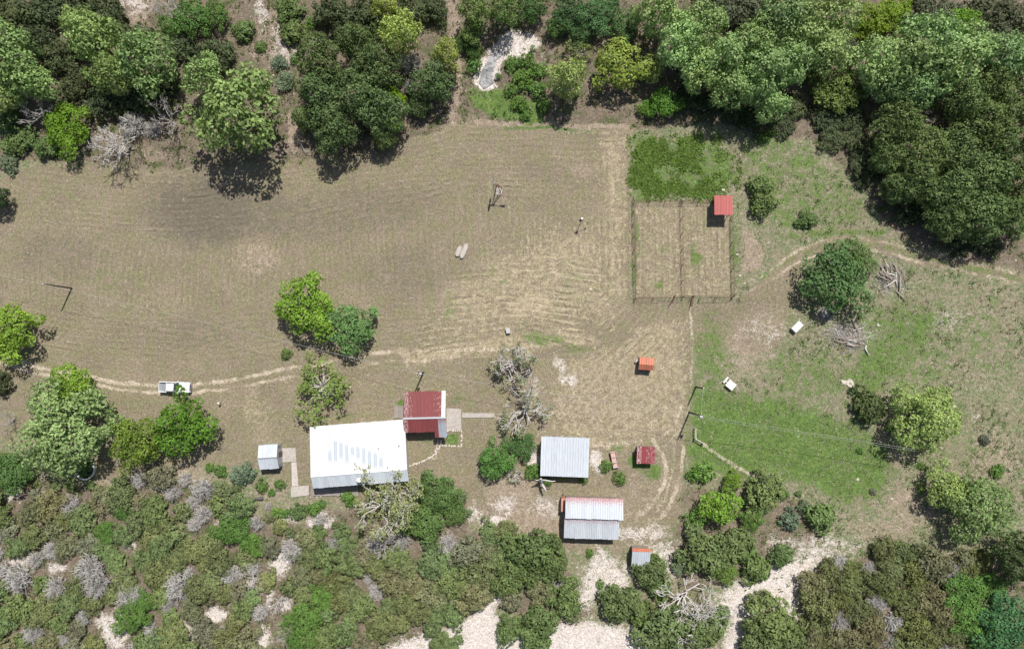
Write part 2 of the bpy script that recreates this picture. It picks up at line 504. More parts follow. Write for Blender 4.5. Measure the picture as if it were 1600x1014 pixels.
def gmat():
    n = NT('ground_earth_and_grass')
    p = n.pos()
    n1 = n.noise(p, .16, 5, .62)
    n2 = n.noise(p, .9, 5, .65)
    n3 = n.noise(p, 3.4, 6, .78)
    n4 = n.noise(p, 5.2, 5, .85)
    n6 = n.noise(p, 2.6, 6, .80)
    n5 = n.noise(n.scalev(p, (1.0, 1.0, 2.0)), .45, 5, .7)
    fine = n.math('MULTIPLY_ADD', n4, .55, n.math('MULTIPLY', n3, .45))

    def mask(a, noise, k=1.0, w=.16):
        v = n.math('ADD', n.attr(a), n.math('MULTIPLY', n.math('SUBTRACT', noise, .5), k*2.1))
        return n.step(v, .5-w, .5+w)
    nm = n.math('MULTIPLY_ADD', n2, .35, n.math('MULTIPLY_ADD', n6, .35, n.math('MULTIPLY', n4, .30)))
    # mown turf
    col = n.mix(n.step(n1, .35, .65), (.198, .166, .122), (.252, .210, .156))
    col = n.mix(n.math('MULTIPLY', n.step(n5, .42, .60), n.step(n3, .3, .6)), col, (.190, .192, .098))
    col = n.mix(n.math('MULTIPLY', n.step(n3, .45, .7), .55), col, (.33, .27, .175))
    col = n.mix(n.math('MULTIPLY', n.step(n4, .50, .64), .55), col, (.36, .30, .205))
    col = n.mix(n.math('MULTIPLY', n.step(n6, .50, .36), .50), col, (.150, .132, .082))
    # mowing lines
    s = n.math('SINE', n.math('MULTIPLY_ADD', n.attr('mow_u'), 2*math.pi/1.05, n.math('MULTIPLY', n2, 5.0)))
    s2 = n.math('SINE', n.math('MULTIPLY_ADD', n.attr('mow_u'), 2*math.pi/.56, n.math('MULTIPLY', n2, 5.0)))
    brk = n.step(n.noise(p, .33, 4, .65), .36, .66)
    sm = n.math('MULTIPLY', n.math('MULTIPLY_ADD', s2, .4, s), n.math('MULTIPLY', n.attr('mow_a'), brk))
    stripe = n.math('MULTIPLY_ADD', sm, .10, 1.0)
    col = n.mul(col, stripe)
    # cut hay left on the lines
    hv = n.math('ADD', n.math('MULTIPLY', sm, .11), n.math('ADD', n.attr('straw'), n.math('MULTIPLY', n.math('SUBTRACT', nm, .5), 3.0)))
    col = n.mix(n.math('MULTIPLY', n.step(hv, .36, .80), .85), col, (.46, .385, .265))
    col = n.mix(n.math('MULTIPLY', mask('dark', n2, .7, .35), .78), col, n.mul((.130, .113, .090), stripe))
    # rough meadow
    nr = n.noise(p, 1.7, 5, .72)
    nr2 = n.noise(p, .55, 5, .7)
    rough = n.mix(n.step(n.math('MULTIPLY_ADD', nr2, .4, n.math('MULTIPLY', nr, .6)), .45, .55), (.262, .228, .162), (.125, .172, .068))
    rough = n.mix(n.math('MULTIPLY', n.step(n6, .52, .62), .8), rough, (.38, .34, .275))
    rough = n.mix(n.math('MULTIPLY', n.step(nr, .54, .64), .55), rough, (.20, .235, .125))
    rough = n.mix(n.math('MULTIPLY', n.step(n6, .46, .34), .7), rough, (.115, .135, .058))
    rough = n.mix(n.step(n1, .5, .72), rough, n.mix(n.step(nm, .4, .6), (.27, .225, .17), (.19, .185, .105)))
    col = n.mix(mask('rough', n3, .7, .2), col, rough)
    # forest floor
    lit = n.mix(n.step(nm, .4, .62), (.13, .105, .075), (.26, .21, .165))
    lit = n.mix(n.step(n5, .50, .62), lit, (.085, .105, .042))
    col = n.mix(mask('wood', n3, .7, .2), col, lit)
    # bare soil, green growth, limestone, wheel tracks
    so = n.mix(n.step(nm, .38, .62), (.27, .205, .155), (.40, .325, .26))
    col = n.mix(n.math('MULTIPLY', mask('soil', nm, 1.3, .25), .85), col, so)
    gr = n.mix(n.step(n.math('MULTIPLY_ADD', nr2, .4, n.math('MULTIPLY', nr, .6)), .40, .58), (.060, .125, .024), (.128, .205, .050))
    gr = n.mix(n.math('MULTIPLY', n.step(n4, .54, .68), .8), gr, (.25, .255, .125))
    col = n.mix(n.math('MULTIPLY', mask('green', n.math('MULTIPLY_ADD', nr2, .5, n.math('MULTIPLY', nm, .5)), 1.35, .26), .94), col, gr)
    n7 = n.noise(p, 5.0, 6, .88)
    li = n.mix(n.step(n7, .36, .58), (.47, .405, .365), (.68, .63, .595))
    li = n.mix(n.math('MULTIPLY', n.step(n6, .53, .66), .55), li, (.42, .35, .27))
    li = n.mix(n.math('MULTIPLY', n.step(n5, .55, .66), .7), li, (.33, .29, .20))
    col = n.mix(mask('lime', nm, 2.4, .22), col, li)
    tr = n.mix(n.step(nm, .38, .6), (.38, .31, .225), (.60, .52, .42))
    col = n.mix(n.math('MULTIPLY', mask('track', nm, 1.3, .25), .85), col, tr)
    # scattered white stones and chaff
    vd = n.voro(p, 1.7)
    sp = n.math('MULTIPLY', n.step(vd, .10, .05), n.step(n2, .55, .62))
    col = n.mix(n.math('MULTIPLY', sp, .75), col, (.62, .57, .50))
    # grain of stubble, tufts and clods
    g1 = n.step(n.noise(p, 1.5, 3, .6), .34, .66, .91, 1.09)
    g2 = n.step(n.noise(p, 3.0, 2, .6), .32, .68, .89, 1.11)
    g3 = n.step(n.noise(p, 5.0, 2, .6), .32, .68, .90, 1.10)
    col = n.mul(col, n.math('MULTIPLY', g1, n.math('MULTIPLY', g2, g3)))
    h = n.math('MULTIPLY_ADD', n4, .6, n.math('MULTIPLY_ADD', n3, .8, n.math('MULTIPLY', sm, .35)))
    return n.finish(n.bsdf(col, .95, 0, n.bump(h, .8, .11), .15))


V = np.stack([gx, gy, gz], -1).reshape(-1, 3)
ground = link('ground', np_mesh('ground', V, quads, gmat(), dict(green=m_green, lime=m_lime, straw=m_straw, soil=m_soil, wood=m_wood, rough=m_rough, track=m_track, dark=m_dark, mow_u=mow_u, mow_a=mow_a), True))
tag(ground, 'mown brown and green farm ground with worn tracks and pale limestone', kind='structure')


def gsample(arr, px, py):
    """value of a mask at photo pixels (arrays)"""
    d = np.stack([(px-800)/F, -(py-507)/F, -np.ones_like(px)], -1) @ QI
    t = H/-d[..., 2]
    x, y = d[..., 0]*t, d[..., 1]*t
    i = np.clip(np.rint((x-GX[6])/.3).astype(int)+6, 0, len(GX)-1)
    j = np.clip(np.rint((y-GY[6])/.3).astype(int)+6, 0, len(GY)-1)
    return arr[i, j], x, y, gz[i, j]


# creek water
wn = NT('creek_water')
_f = wn.noise(wn.pos(), 1.2, 4)
water_mat = wn.finish(wn.bsdf(wn.mix(wn.step(_f, .42, .6), (.13, .135, .14), (.30, .30, .31)), wn.step(_f, .3, .7, .25, .5), 0, wn.bump(_f, .15, .05), .5))
b = MB()
cp = [at(x, y) for x, y in [(790, 80), (776, 92), (769, 112), (771, 128), (756, 138), (748, 128), (753, 108), (766, 88), (778, 76)]]
b.add([(p.x, p.y, -.42) for p in cp], [tuple(range(len(cp)-1, -1, -1))])
water = b.build('creek_water', water_mat)
tag(water, 'shallow grey creek water lying on pale limestone among the trees', kind='structure')

# ------------------------------------------------------------------ vegetation materials
def foliage(name, light=1.45, trans=.28):
    n = NT(name)
    t = n.attr('tint')
    base = n.info('Color')
    rnd = n.info('Random')
    g = n.math('MULTIPLY_ADD', t, light-.50, .50)
    g = n.math('MULTIPLY', g, n.math('MULTIPLY_ADD', rnd, .24, .88))
    col = n.mul(base, g)
    col = n.mix(n.math('MULTIPLY', n.step(t, .72, 1.0), .30), col, n.mix(.5, col, (.30, .30, .12)))
    d = n.bsdf(col, .62, 0, None, .25)
    tr = n.t.nodes.new('ShaderNodeBsdfTranslucent')
    n._set(tr.inputs[0], n.mix(.35, col, (.22, .30, .03)))
    mxs = n.t.nodes.new('ShaderNodeMixShader')
    mxs.inputs[0].default_value = trans
    n.t.links.new(d, mxs.inputs[1])
    n.t.links.new(tr.outputs[0], mxs.inputs[2])
    return n.finish(mxs.outputs[0])


M_LEAF = foliage('leaf_green', 1.62, .24)
M_NEEDLE = foliage('juniper_green', 1.5, .13)
M_BARK = simple('bark_grey_brown', (.16, .13, .105), .9, .35, 6, stretch=(1, 1, .3), bump=.4)
M_DEAD = simple('weathered_deadwood', (.58, .55, .52), .85, .3, 5, stretch=(1, 1, .4), bump=.3)
M_TWIG = simple('grey_twigs', (.45, .435, .41), .9, .3, 5)
M_DARKWOOD = simple('rotted_dark_wood', (.10, .08, .07), .9, .4, 4)
M_LOG = simple('grey_log', (.33, .28, .24), .9, .35, 5, stretch=(1, 1, .5), bump=.3)


def dirs(rs, n):
    v = rs.normal(size=(n, 3))
    return v/np.linalg.norm(v, axis=1)[:, None]


def leaf_quads(rs, P, N, size, asp=1.5):
    n = len(P)
    N = N/np.linalg.norm(N, axis=1)[:, None]
    a = np.cross(N, dirs(rs, n))
    a /= np.linalg.norm(a, axis=1)[:, None]+1e-9
    bb = np.cross(N, a)
    s = (size*rs.uniform(.6, 1.35, n))[:, None]
    a, bb = a*s*.5*asp, bb*s*.5
    fold = N*s*.12
    V = np.stack([P-a, P+bb*.9-a*.1+fold, P+a, P-bb*.9-a*.1+fold], 1).reshape(-1, 3)
    return V, np.arange(4*n).reshape(n, 4)


def crown_mesh(name, seed, R, hc, z0, lobes, lr, leaf, dens, mat, needle=False, open_=0.0, pointy=0.0, sprays=0.0, sub=.55):
    """crown of leaf clumps: R radius, hc crown height above z0"""
    rs = np.random.RandomState(seed)
    C, L, tn = [], [], []
    ph = rs.uniform(0, 6.28, 3)
    for i in range(lobes):
        t = 2*math.pi*(i*.618034+rs.uniform(-.06, .06))
        u = math.sqrt((i+.5)/lobes)
        env = 1+.17*math.sin(2*t+ph[0])+.14*math.sin(3*t+ph[1])+.10*math.sin(5*t+ph[2])
        rr = u*R*(1-lr*.72)*env*rs.uniform(.82, 1.1)
        top = math.sqrt(max(0, 1-.80*u*u))*(1-pointy*u)
        zz = z0+hc*(.12+.66*top)*rs.uniform(.66, 1.12)
        C.append((rr*math.cos(t), rr*math.sin(t), zz))
        L.append(R*lr*rs.uniform(.58, 1.30))
        tn.append(rs.uniform(0, 1))
        if u > .55 and rs.rand() < .55:                       # skirt clumps below the rim
            C.append((rr*math.cos(t+.2)*.97, rr*math.sin(t+.2)*.97, z0+hc*rs.uniform(.08, .35)))
            L.append(R*lr*rs.uniform(.6, 1.0))
            tn.append(rs.uniform(0, 1))
    C, L, tn = np.array(C), np.array(L), np.array(tn)
    PV, NV, TV = [], [], []
    for i in range(len(C)):
        if rs.rand() < open_: continue
        n = max(12, int(dens*4*math.pi*L[i]**2*.75/(leaf*leaf*.75)))
        d = dirs(rs, n)
        d = d[d[:, 2] > -.55]
        ns = max(5, int(L[i]**2*9/(sub*sub*4)))
        sd_ = dirs(rs, ns)
        sd_[:, 2] = np.abs(sd_[:, 2])*1.0-.3
        sd_ /= np.linalg.norm(sd_, axis=1)[:, None]
        cl = rs.rand(len(d)) < .62
        si = rs.randint(0, ns, len(d))
        dj = sd_[si]+rs.normal(0, .55*sub/L[i], (len(d), 3))
        dj /= np.linalg.norm(dj, axis=1)[:, None]
        d = np.where(cl[:, None], dj, d)
        rad = L[i]*np.where(cl, rs.uniform(.86, 1.12, len(d)), rs.uniform(.55, .88, len(d)))
        st_ = rs.rand(ns)[si]
        bumpy = 1+.16*np.sin(d[:, 0]*7+i)*np.sin(d[:, 1]*7+2*i)*np.sin(d[:, 2]*6)
        P = C[i]+d*(rad*bumpy)[:, None]*np.array([1, 1, .8])
        if sprays > 0:
            k = rs.rand(len(P)) < sprays
            P[k] += d[k]*(L[i]*rs.uniform(.1, .45, k.sum()))[:, None]
        keep = np.ones(len(P), bool)
        for j in range(len(C)):
            if j != i and np.linalg.norm(C[i]-C[j]) < L[i]+L[j]:
                q = (P-C[j])/np.array([1, 1, .8])
                keep &= np.einsum('ij,ij->i', q, q) > (L[j]*.72)**2
        P, d, st_ = P[keep], d[keep], st_[keep]
        PV.append(P)
        NV.append(d*.85+dirs(rs, len(P))*(.7 if not needle else .65)+np.array([0, 0, .35]))
        TV.append(np.clip(.34*tn[i]+.28*st_+.38*rs.rand(len(P)), 0, 1))
    P, N, T = np.concatenate(PV), np.concatenate(NV), np.concatenate(TV)
    V, Fq = leaf_quads(rs, P, N, np.full(len(P), leaf), 1.5 if not needle else 2.0)
    V[:, 2] = np.maximum(V[:, 2], .04)
    return np_mesh(name, V, Fq, mat, dict(tint=np.repeat(T, 4))), C, L


def trunk_mesh(name, seed, C, z0, r, mat, nl=9):
    rs = random.Random(seed)
    b = MB()
    fork = Vector((rs.uniform(-.3, .3)*r*4, rs.uniform(-.3, .3)*r*4, z0*.9+.25))
    b.tube([(0, 0, -.15), (fork.x*.3, fork.y*.3, fork.z*.5), fork], [r*1.25, r, r*.85], 7)
    ids = list(range(len(C)))
    rs.shuffle(ids)
    for i in ids[:nl]:
        c = Vector(C[i])
        mid = fork.lerp(c, .5)+Vector((rs.uniform(-.2, .2), rs.uniform(-.2, .2), rs.uniform(.0, .3)))*r*4
        b.tube([fork, mid.lerp(fork, .25), fork.lerp(c, .72)], [r*.6, r*.4, r*.12], 5)
    return b.mesh(name, mat, True)


def branch_tree(b, p, d, ln, r, lev, rs, spread=.7, up=.12, nmin=.03, kids=(2, 4), tips=None):
    """bare forking limbs"""
    pts, rad = [p.copy()], [r]
    q = p.copy()
    dd = d.copy()
    seg = 3
    for i in range(seg):
        dd = (dd+Vector((rs.gauss(0, .2), rs.gauss(0, .2), rs.gauss(0, .15)+up*.3))).normalized()
        q = q+dd*ln/seg
        pts.append(q.copy())
        rad.append(max(nmin, r*(1-.45*(i+1)/seg)))
    b.tube(pts, rad, 5 if lev > 1 else 3, lev > 2)
    if tips is not None and lev <= 1: tips.append(q.copy())
    if lev <= 0: return
    for i in range(rs.randint(*kids)):
        s = pts[rs.choice((2, 3, 3) if lev > 1 else (1, 2, 3))]
        nd = (dd+Vector((rs.gauss(0, spread), rs.gauss(0, spread), rs.gauss(0, spread*.6)+up))).normalized()
        branch_tree(b, s, nd, ln*rs.uniform(.55, .8), max(nmin, r*.55), lev-1, rs, spread, up, nmin, kids, tips)


def dead_mesh(name, seed, R, h, mat, lev=4, limbs=5, r=.22, nmin=.035, kids=(2, 3)):
    rs = random.Random(seed)
    b = MB()
    tips = []
    f = Vector((rs.uniform(-.3, .3), rs.uniform(-.3, .3), h*.3))
    b.tube([(0, 0, -.2), f*.5, f], [r*1.3, r*1.1, r*.95], 7)
    for i in range(limbs):
        t = 2*math.pi*(i+rs.uniform(-.3, .3))/limbs
        d = Vector((math.cos(t), math.sin(t), rs.uniform(.35, 1.0))).normalized()
        branch_tree(b, f, d, R*rs.uniform(.42, .6), r*.62, lev-1, rs, .62, .1, nmin, kids, tips)
    return b.mesh(name, mat, True), tips


def shrub_twigs(name, seed, R, h, mat, n=60):
    """dome of bare grey twigs"""
    rs = random.Random(seed)
    b = MB()
    for i in range(n):
        t, u = rs.uniform(0, 6.283), math.sqrt(rs.random())
        e = Vector((R*u*math.cos(t), R*u*math.sin(t), h*math.sqrt(max(.08, 1-u*u*.9))*rs.uniform(.75, 1.05)))
        m = Vector((e.x*.45, e.y*.45, e.z*.6))
        b.tube([(e.x*.1, e.y*.1, 0), m, e], [.05, .035, .018], 3, False)
        for k in range(5):
            s = m.lerp(e, rs.uniform(.1, 1))
            v = Vector((rs.gauss(0, 1), rs.gauss(0, 1), rs.gauss(.5, .6))).normalized()*R*rs.uniform(.16, .34)
            b.tube([s, s+v*.5+Vector((0, 0, .03)), s+v], [.028, .022, .014], 3, False)
    return b.mesh(name, mat)


PROTO = {}


def protos():
    for i in range(5):          # pale broadleaf, R 6
        c, C, L = crown_mesh('pale_crown', 100+i, 6, 6.6, 2.4, 27, .27, .36, 1.0, M_LEAF, sprays=.10)
        PROTO['P', i] = (c, trunk_mesh('pale_trunk', i, C, 2.4, .30, M_BARK), 6, 8.6)
    c, C, L = crown_mesh('big_pale_crown', 177, 8, 7.4, 2.4, 40, .22, .34, 1.0, M_LEAF, sprays=.12)
    PROTO['Q', 0] = (c, trunk_mesh('pale_trunk', 17, C, 2.4, .36, M_BARK), 8, 9.6)
    for i in range(4):          # dark live oak, R 6
        c, C, L = crown_mesh('oak_crown', 200+i, 6, 5.4, 1.8, 30, .26, .29, .95, M_LEAF)
        PROTO['O', i] = (c, trunk_mesh('oak_trunk', 20+i, C, 1.8, .35, M_BARK), 6, 6.8)
    for i in range(4):          # bright oak / elm, R 5
        c, C, L = crown_mesh('bright_crown', 300+i, 5, 5.2, 2.0, 28, .26, .29, .95, M_LEAF, sprays=.06)
        PROTO['B', i] = (c, trunk_mesh('bright_trunk', 40+i, C, 2.0, .26, M_BARK), 5, 6.8)
    for i in range(2):          # open broadleaf with limbs showing, R 5
        c, C, L = crown_mesh('open_crown', 350+i, 5, 3.6, 1.8, 40, .17, .30, .75, M_LEAF, open_=.30, sprays=.2)
        PROTO['G', i] = (c, trunk_mesh('open_trunk', 60+i, C, 1.8, .24, M_DEAD, 22), 5, 5.4)
    for i in range(4):          # large juniper, R 3.6
        c, C, L = crown_mesh('juniper_crown', 400+i, 3.6, 3.6, .3, 26, .25, .26, .9, M_NEEDLE, True, sprays=.10, sub=.42)
        PROTO['J', i] = (c, trunk_mesh('juniper_trunk', 70+i, C, .5, .16, M_BARK), 3.6, 3.9)
    for i in range(5):          # small juniper, R 1.8
        c, C, L = crown_mesh('cedar_crown', 500+i, 1.8, 2.2, .1, 17, .31, .21, .95, M_NEEDLE, True, pointy=.15, sprays=.12, sub=.34)
        PROTO['K', i] = (c, trunk_mesh('cedar_trunk', 80+i, C, .3, .09, M_BARK, 6), 1.8, 2.3)
    for i in range(3):          # leafy shrub, R 1.5
        c, C, L = crown_mesh('shrub_crown', 600+i, 1.5, 1.5, .1, 16, .34, .24, .85, M_LEAF, sprays=.12)
        PROTO['W', i] = (c, trunk_mesh('shrub_stem', 90+i, C, .2, .06, M_BARK, 6), 1.5, 1.6)
    for i in range(3):          # bare dead tree, R 4
        m, tips = dead_mesh('dead_branches', 700+i, 4, 5, M_DEAD, 5, 6, .16, .028, (2, 3))
        PROTO['X', i] = (None, m, 4, 5)
    for i in range(2):          # lichen-grey tree with thin leaves, R 4.2
        m, tips = dead_mesh('lichen_branches', 710+i, 4.2, 5, M_DEAD, 5, 8, .24, .05, (2, 3))
        rs = np.random.RandomState(i)
        T = np.array(tips)
        T = T[rs.permutation(len(T))[:int(len(T)*.06)]]
        n = 34
        P = np.repeat(T, n, 0)+rs.normal(0, .30, (len(T)*n, 3))
        V, Fq = leaf_quads(rs, P, dirs(rs, len(P))+np.array([0, 0, .6]), np.full(len(P), .22))
        PROTO['L', i] = (np_mesh('lichen_leaves', V, Fq, M_LEAF, dict(tint=np.repeat(rs.rand(len(P)), 4))), m, 4.2, 5)
    m, tips = dead_mesh('pale_spreading_branches', 733, 5.2, 3.6, M_DEAD, 5, 11, .22, .045, (2, 3))
    rs = np.random.RandomState(9)
    T = np.array(tips)
    T = T[rs.permutation(len(T))[:int(len(T)*.45)]]
    P = np.repeat(T, 14, 0)+rs.normal(0, .28, (len(T)*14, 3))
    V, Fq = leaf_quads(rs, P, dirs(rs, len(P))+np.array([0, 0, .6]), np.full(len(P), .2))
    PROTO['M', 0] = (np_mesh('thin_leaves', V, Fq, M_LEAF, dict(tint=np.repeat(rs.rand(len(P)), 4))), m, 5.2, 4)
    for i in range(3):          # bare grey shrub, R 1.8
        PROTO['S', i] = (None, shrub_twigs('grey_twigs', 800+i, 1.8, 1.8, M_TWIG, 85), 1.8, 1.8)


protos()
NV = {}
for k, i in PROTO: NV[k] = max(NV.get(k, 0), i+1)
COLR = dict(P=(.265, .365, .145), O=(.112, .165, .062), B=(.185, .315, .040), T=(.11, .245, .085), G=(.20, .275, .065), J=(.155, .21, .075), K=(.135, .20, .062), Y=(.25, .34, .055),
            W=(.130, .245, .052), X=(1, 1, 1), L=(.21, .25, .12), M=(.28, .34, .13), S=(1, 1, 1), D=(.080, .105, .045), E=(.145, .195, .115), H=(.15, .25, .055))
MESH = dict(T='B', Y='B', D='J', E='K', H='B')         # kinds that share a habit but not a colour
HF = dict(P=1.75, O=1.60, B=1.40, T=1.15, G=1.05, J=1.0, K=1.1, Y=1.15, W=1.0, X=1.2, L=1.1, M=.75, S=.95, D=1.25, E=1.0, H=1.1)
NAME = dict(P='broadleaf_tree', O='live_oak', B='broadleaf_tree', T='broadleaf_tree', G='broadleaf_tree', J='juniper_tree', K='juniper_shrub', Y='broadleaf_tree', W='leafy_shrub', X='dead_tree',
            L='sparse_tree', M='sparse_tree', S='bare_shrub', D='juniper_tree', E='leafy_shrub', H='broadleaf_tree')
trng = random.Random(4)
N_TREE = [0]


def tree(kind, px, py, r, label, cat='tree', group=None, hf=1.0, col=None, var=None, sq=1.0, rot=None):
    k = MESH.get(kind, kind)
    if kind == 'P' and not group and r > 45: k = 'Q'
    i = var if var is not None else trng.randrange(NV[k])
    crown, trunk, R0, h0 = PROTO[k, i]
    R = r/PXM*.97
    h = min(15.0, max(.5, R*HF[kind]*hf*(1.0 if R < 4 else (4/R)**.35)))
    p = at(px, py, h*.55)
    o = thing(NAME[kind], (p.x, p.y, -.05), 0, label, cat, group)
    s, sz = R/R0, h/h0
    rz = trng.uniform(0, 6.28) if rot is None else rot
    c = col or COLR[kind]
    if col: c = tuple(k_*1.22 for k_ in col)
    if kind in 'PO' and group: c = tuple(k_*1.30 for k_ in c)
    j = trng.uniform(.90, 1.10)
    hue = trng.uniform(-.06, .06)
    for nm, me in (('crown', crown), ('trunk' if h > 1.6 and kind not in 'W' else 'stem', trunk)):
        if me is None: continue
        q = link(nm if not (kind in 'XS' and nm != 'crown') else 'branches', me, o)
        q.rotation_euler = (0, 0, rz)
        q.scale = (s*sq, s/sq, sz)
        q.color = (c[0]*j*(1+hue), c[1]*j, c[2]*j*(1-hue), 1)
    N_TREE[0] += 1
    return o

# ------------------------------------------------------------------ trees that stand by themselves
ORD = 'first second third fourth fifth sixth seventh eighth ninth tenth eleventh twelfth thirteenth fourteenth fifteenth sixteenth'.split()
tree('B', 478, 478, 50, 'bright green round oak, left one of the pair in the mown field', hf=1.05)
tree('T', 549, 512, 46, 'bluish green round tree, right one of the pair in the mown field', col=(.13, .255, .085))
tree('G', 502, 606, 52, 'open green tree with bare grey limbs above the white roofed house', var=0)
tree('K', 446, 553, 10, 'small dark shrub alone beside the track below the field pair', 'shrub')
tree('B', 16, 518, 52, 'bright green tree cut by the left edge above the track')
tree('D', -4, 596, 24, 'dark tree at the left edge just below the track')
tree('B', 112, 606, 42, 'bright green crown peeping out above the pale tree at left', hf=.9)
tree('P', 106, 669, 76, 'big pale green tree with creamy leaf tips left of the pickup', hf=1.0, col=(.235, .315, .115))
tree('K', 130, 731, 18, 'dark bush against the white stock tank under pale tree', 'bush')
tree('B', 215, 690, 47, 'yellowish green tree between the pale tree and the pickup tree', col=(.150, .225, .035))
tree('B', 289, 664, 53, 'bright green tree overhanging the white pickup truck', col=(.110, .225, .025))
tree('H', 22, 736, 40, 'dark green bushy tree at left edge below the pale tree', hf=.8, col=(.075, .15, .045))
tree('X', 14, 655, 18, 'dead branching snag at the left edge beside the pale tree', hf=1.3)
tree('L', 802, 569, 40, 'half bare lichen grey tree, upper of two below the hay field', var=0)
tree('L', 820, 641, 37, 'half bare lichen grey tree, lower of two at end of path', var=1)
tree('H', 775, 719, 32, 'round green tree left of the pale blue roofed shed', col=(.09, .20, .045))
tree('H', 815, 696, 24, 'green bushy tree touching the lower lichen grey tree', hf=.85, col=(.075, .14, .04))
tree('L', 805, 742, 17, 'small grey half dead bush under the round green tree', 'bush', hf=.6)
tree('W', 835, 736, 15, 'green bush at the left wall of the pale blue roofed shed', 'bush')
tree('W', 880, 744, 7, 'tiny yellow green sapling at lower eave of pale blue shed', 'sapling', col=(.24, .33, .05))
tree('W', 912, 749, 9, 'low green bush at lower right corner of pale blue shed', 'bush')
tree('W', 855, 752, 8, 'low green bush beside the broken trunk under the shed eave', 'bush')
tree('W', 948, 727, 11, 'green bush beside the rusty pink trough', 'bush')
tree('W', 967, 746, 12, 'green bush below the rusty pink trough', 'bush')
tree('T', 1303, 437, 54, 'large bluish green tree inside the bend of the grass track', hf=1.0, col=(.105, .185, .06))
tree('T', 1335, 402, 30, 'smaller bluish green tree joined to the top of the large one', hf=1.0, col=(.105, .185, .06))
tree('K', 1190, 290, 22, 'dark juniper right of the red shelter, upper half of the clump', hf=1.1)
tree('K', 1194, 318, 22, 'dark juniper right of the red shelter, lower half of the clump', hf=1.1)
tree('K', 1265, 342, 16, 'small green juniper alone in the rough meadow above the bend', 'shrub')
tree('K', 1249, 349, 9, 'tiny juniper beside the small green juniper above the bend', 'shrub')
tree('J', 1359, 635, 30, 'round dark juniper left of the pale tree in the right meadow', hf=1.1, col=(.085, .12, .045))
tree('P', 1445, 652, 54, 'pale yellowish tree standing alone in the right meadow', hf=.9, col=(.25, .335, .105))
tree('P', 1478, 762, 34, 'small pale tree, upper left of two at lower right meadow', hf=.9, col=(.245, .34, .11))
tree('P', 1527, 792, 54, 'large pale tree, lower right of two at lower right meadow', hf=.85, col=(.24, .335, .12))
tree('W', 1558, 736, 11, 'small green bush alone right of the two pale meadow trees', 'bush')
tree('W', 1440, 763, 8, 'small bush just left of the upper pale meadow tree', 'bush')
tree('W', 1440, 728, 7, 'small bush below the lone pale meadow tree', 'bush')
tree('K', 1540, 688, 9, 'grey green bush right of the lone pale meadow tree', 'bush', col=(.12, .13, .09))
tree('W', 1390, 668, 8, 'tiny bush between the round juniper and the lone pale tree', 'bush')
tree('W', 1345, 704, 6, 'tiny bush under the wire in the green meadow', 'bush')
tree('K', 1365, 768, 6, 'tiny grey bush on bare ground in lower right meadow', 'bush', col=(.15, .17, .12))
tree('O', 1592, 872, 40, 'dark tree at right edge below the two pale meadow trees', hf=1.2)
tree('O', -8, 308, 24, 'dark tree just reaching in at left edge above the field', hf=1.3, col=(.05, .085, .035))
# shrubs right of the farm track
for kind, x, y, r, lb in (('W', 1098, 738, 19, 'leafy bush at the track edge nearest the farm, upper left of cluster'), ('W', 1083, 745, 10, 'small bush left of the leafy bush at the track edge'),
                          ('B', 1127, 790, 32, 'bright green bushy tree at centre of cluster right of farm track'), ('B', 1146, 750, 17, 'small bright green bush on top of cluster right of track'),
                          ('J', 1196, 768, 38, 'yellowish juniper with dead branch at right of track cluster'), ('H', 1176, 810, 20, 'mid green bush under the yellowish juniper'),
                          ('W', 1088, 812, 18, 'green bush at left side of cluster on the track edge'), ('E', 1234, 812, 18, 'teal green bush between two junipers right of the cluster'),
                          ('K', 1283, 808, 25, 'round green juniper standing alone right of the cluster'), ('E', 1258, 792, 12, 'grey green bush touching the round green juniper'),
                          ('K', 1220, 869, 20, 'small juniper alone on pale ground below the cluster'), ('J', 1098, 862, 40, 'large juniper right of the small tin outhouse'),
                          ('J', 1148, 850, 30, 'juniper behind the large juniper below the bright cluster'), ('H', 1135, 893, 22, 'green bush at foot of the large juniper on pale ground'),
                          ('K', 1182, 888, 26, 'dark juniper at right end of the group beside pale ground'), ('K', 1165, 862, 20, 'small juniper between two junipers right of the outhouse'),
                          ('W', 1224, 772, 11, 'small bush at right tip of the yellowish juniper'), ('K', 1248, 771, 6, 'tiny bush above the teal green bush')):
    tree(kind, x, y, r, lb, 'bush' if r < 24 else 'tree')
tree('X', 1203, 746, 20, 'small dead branch tree over the yellowish juniper', hf=1.0)
# around the outhouse and the dead tree at the bottom
for kind, x, y, r, lb in (('J', 1014, 893, 30, 'dark juniper leaning over the small tin outhouse'), ('K', 1030, 922, 20, 'juniper between the outhouse juniper and the bottom dead tree'), ('K', 1022, 872, 9, 'tiny juniper at right corner of the outhouse'),
                          ('E', 1062, 888, 14, 'pale green bush right of the outhouse juniper'), ('J', 966, 940, 36, 'juniper on pale ground below the tin roofed barn'), ('K', 1000, 958, 22, 'smaller juniper at right side of that on pale ground'),
                          ('J', 1032, 990, 42, 'juniper at bottom edge left of the bottom dead tree'), ('J', 1098, 985, 36, 'juniper at bottom edge under the dead tree'), ('K', 1125, 962, 18, 'small juniper right of the bottom dead tree'),
                          ('W', 938, 912, 8, 'little bush on pale ground below the barn'), ('W', 922, 864, 7, 'tiny bush below the left end of the barn')):
    tree(kind, x, y, r, lb, 'bush' if r < 24 else 'tree')
tree('X', 1070, 935, 62, 'large dead grey tree sprawling over pale ground at the bottom', hf=.5, var=1)
tree('X', 1100, 958, 40, 'smaller dead grey tree right below the large dead one', hf=.55, var=2)
tree('M', 607, 783, 54, 'pale spreading tree nearly leafless at lower eave of white house', hf=1.0)
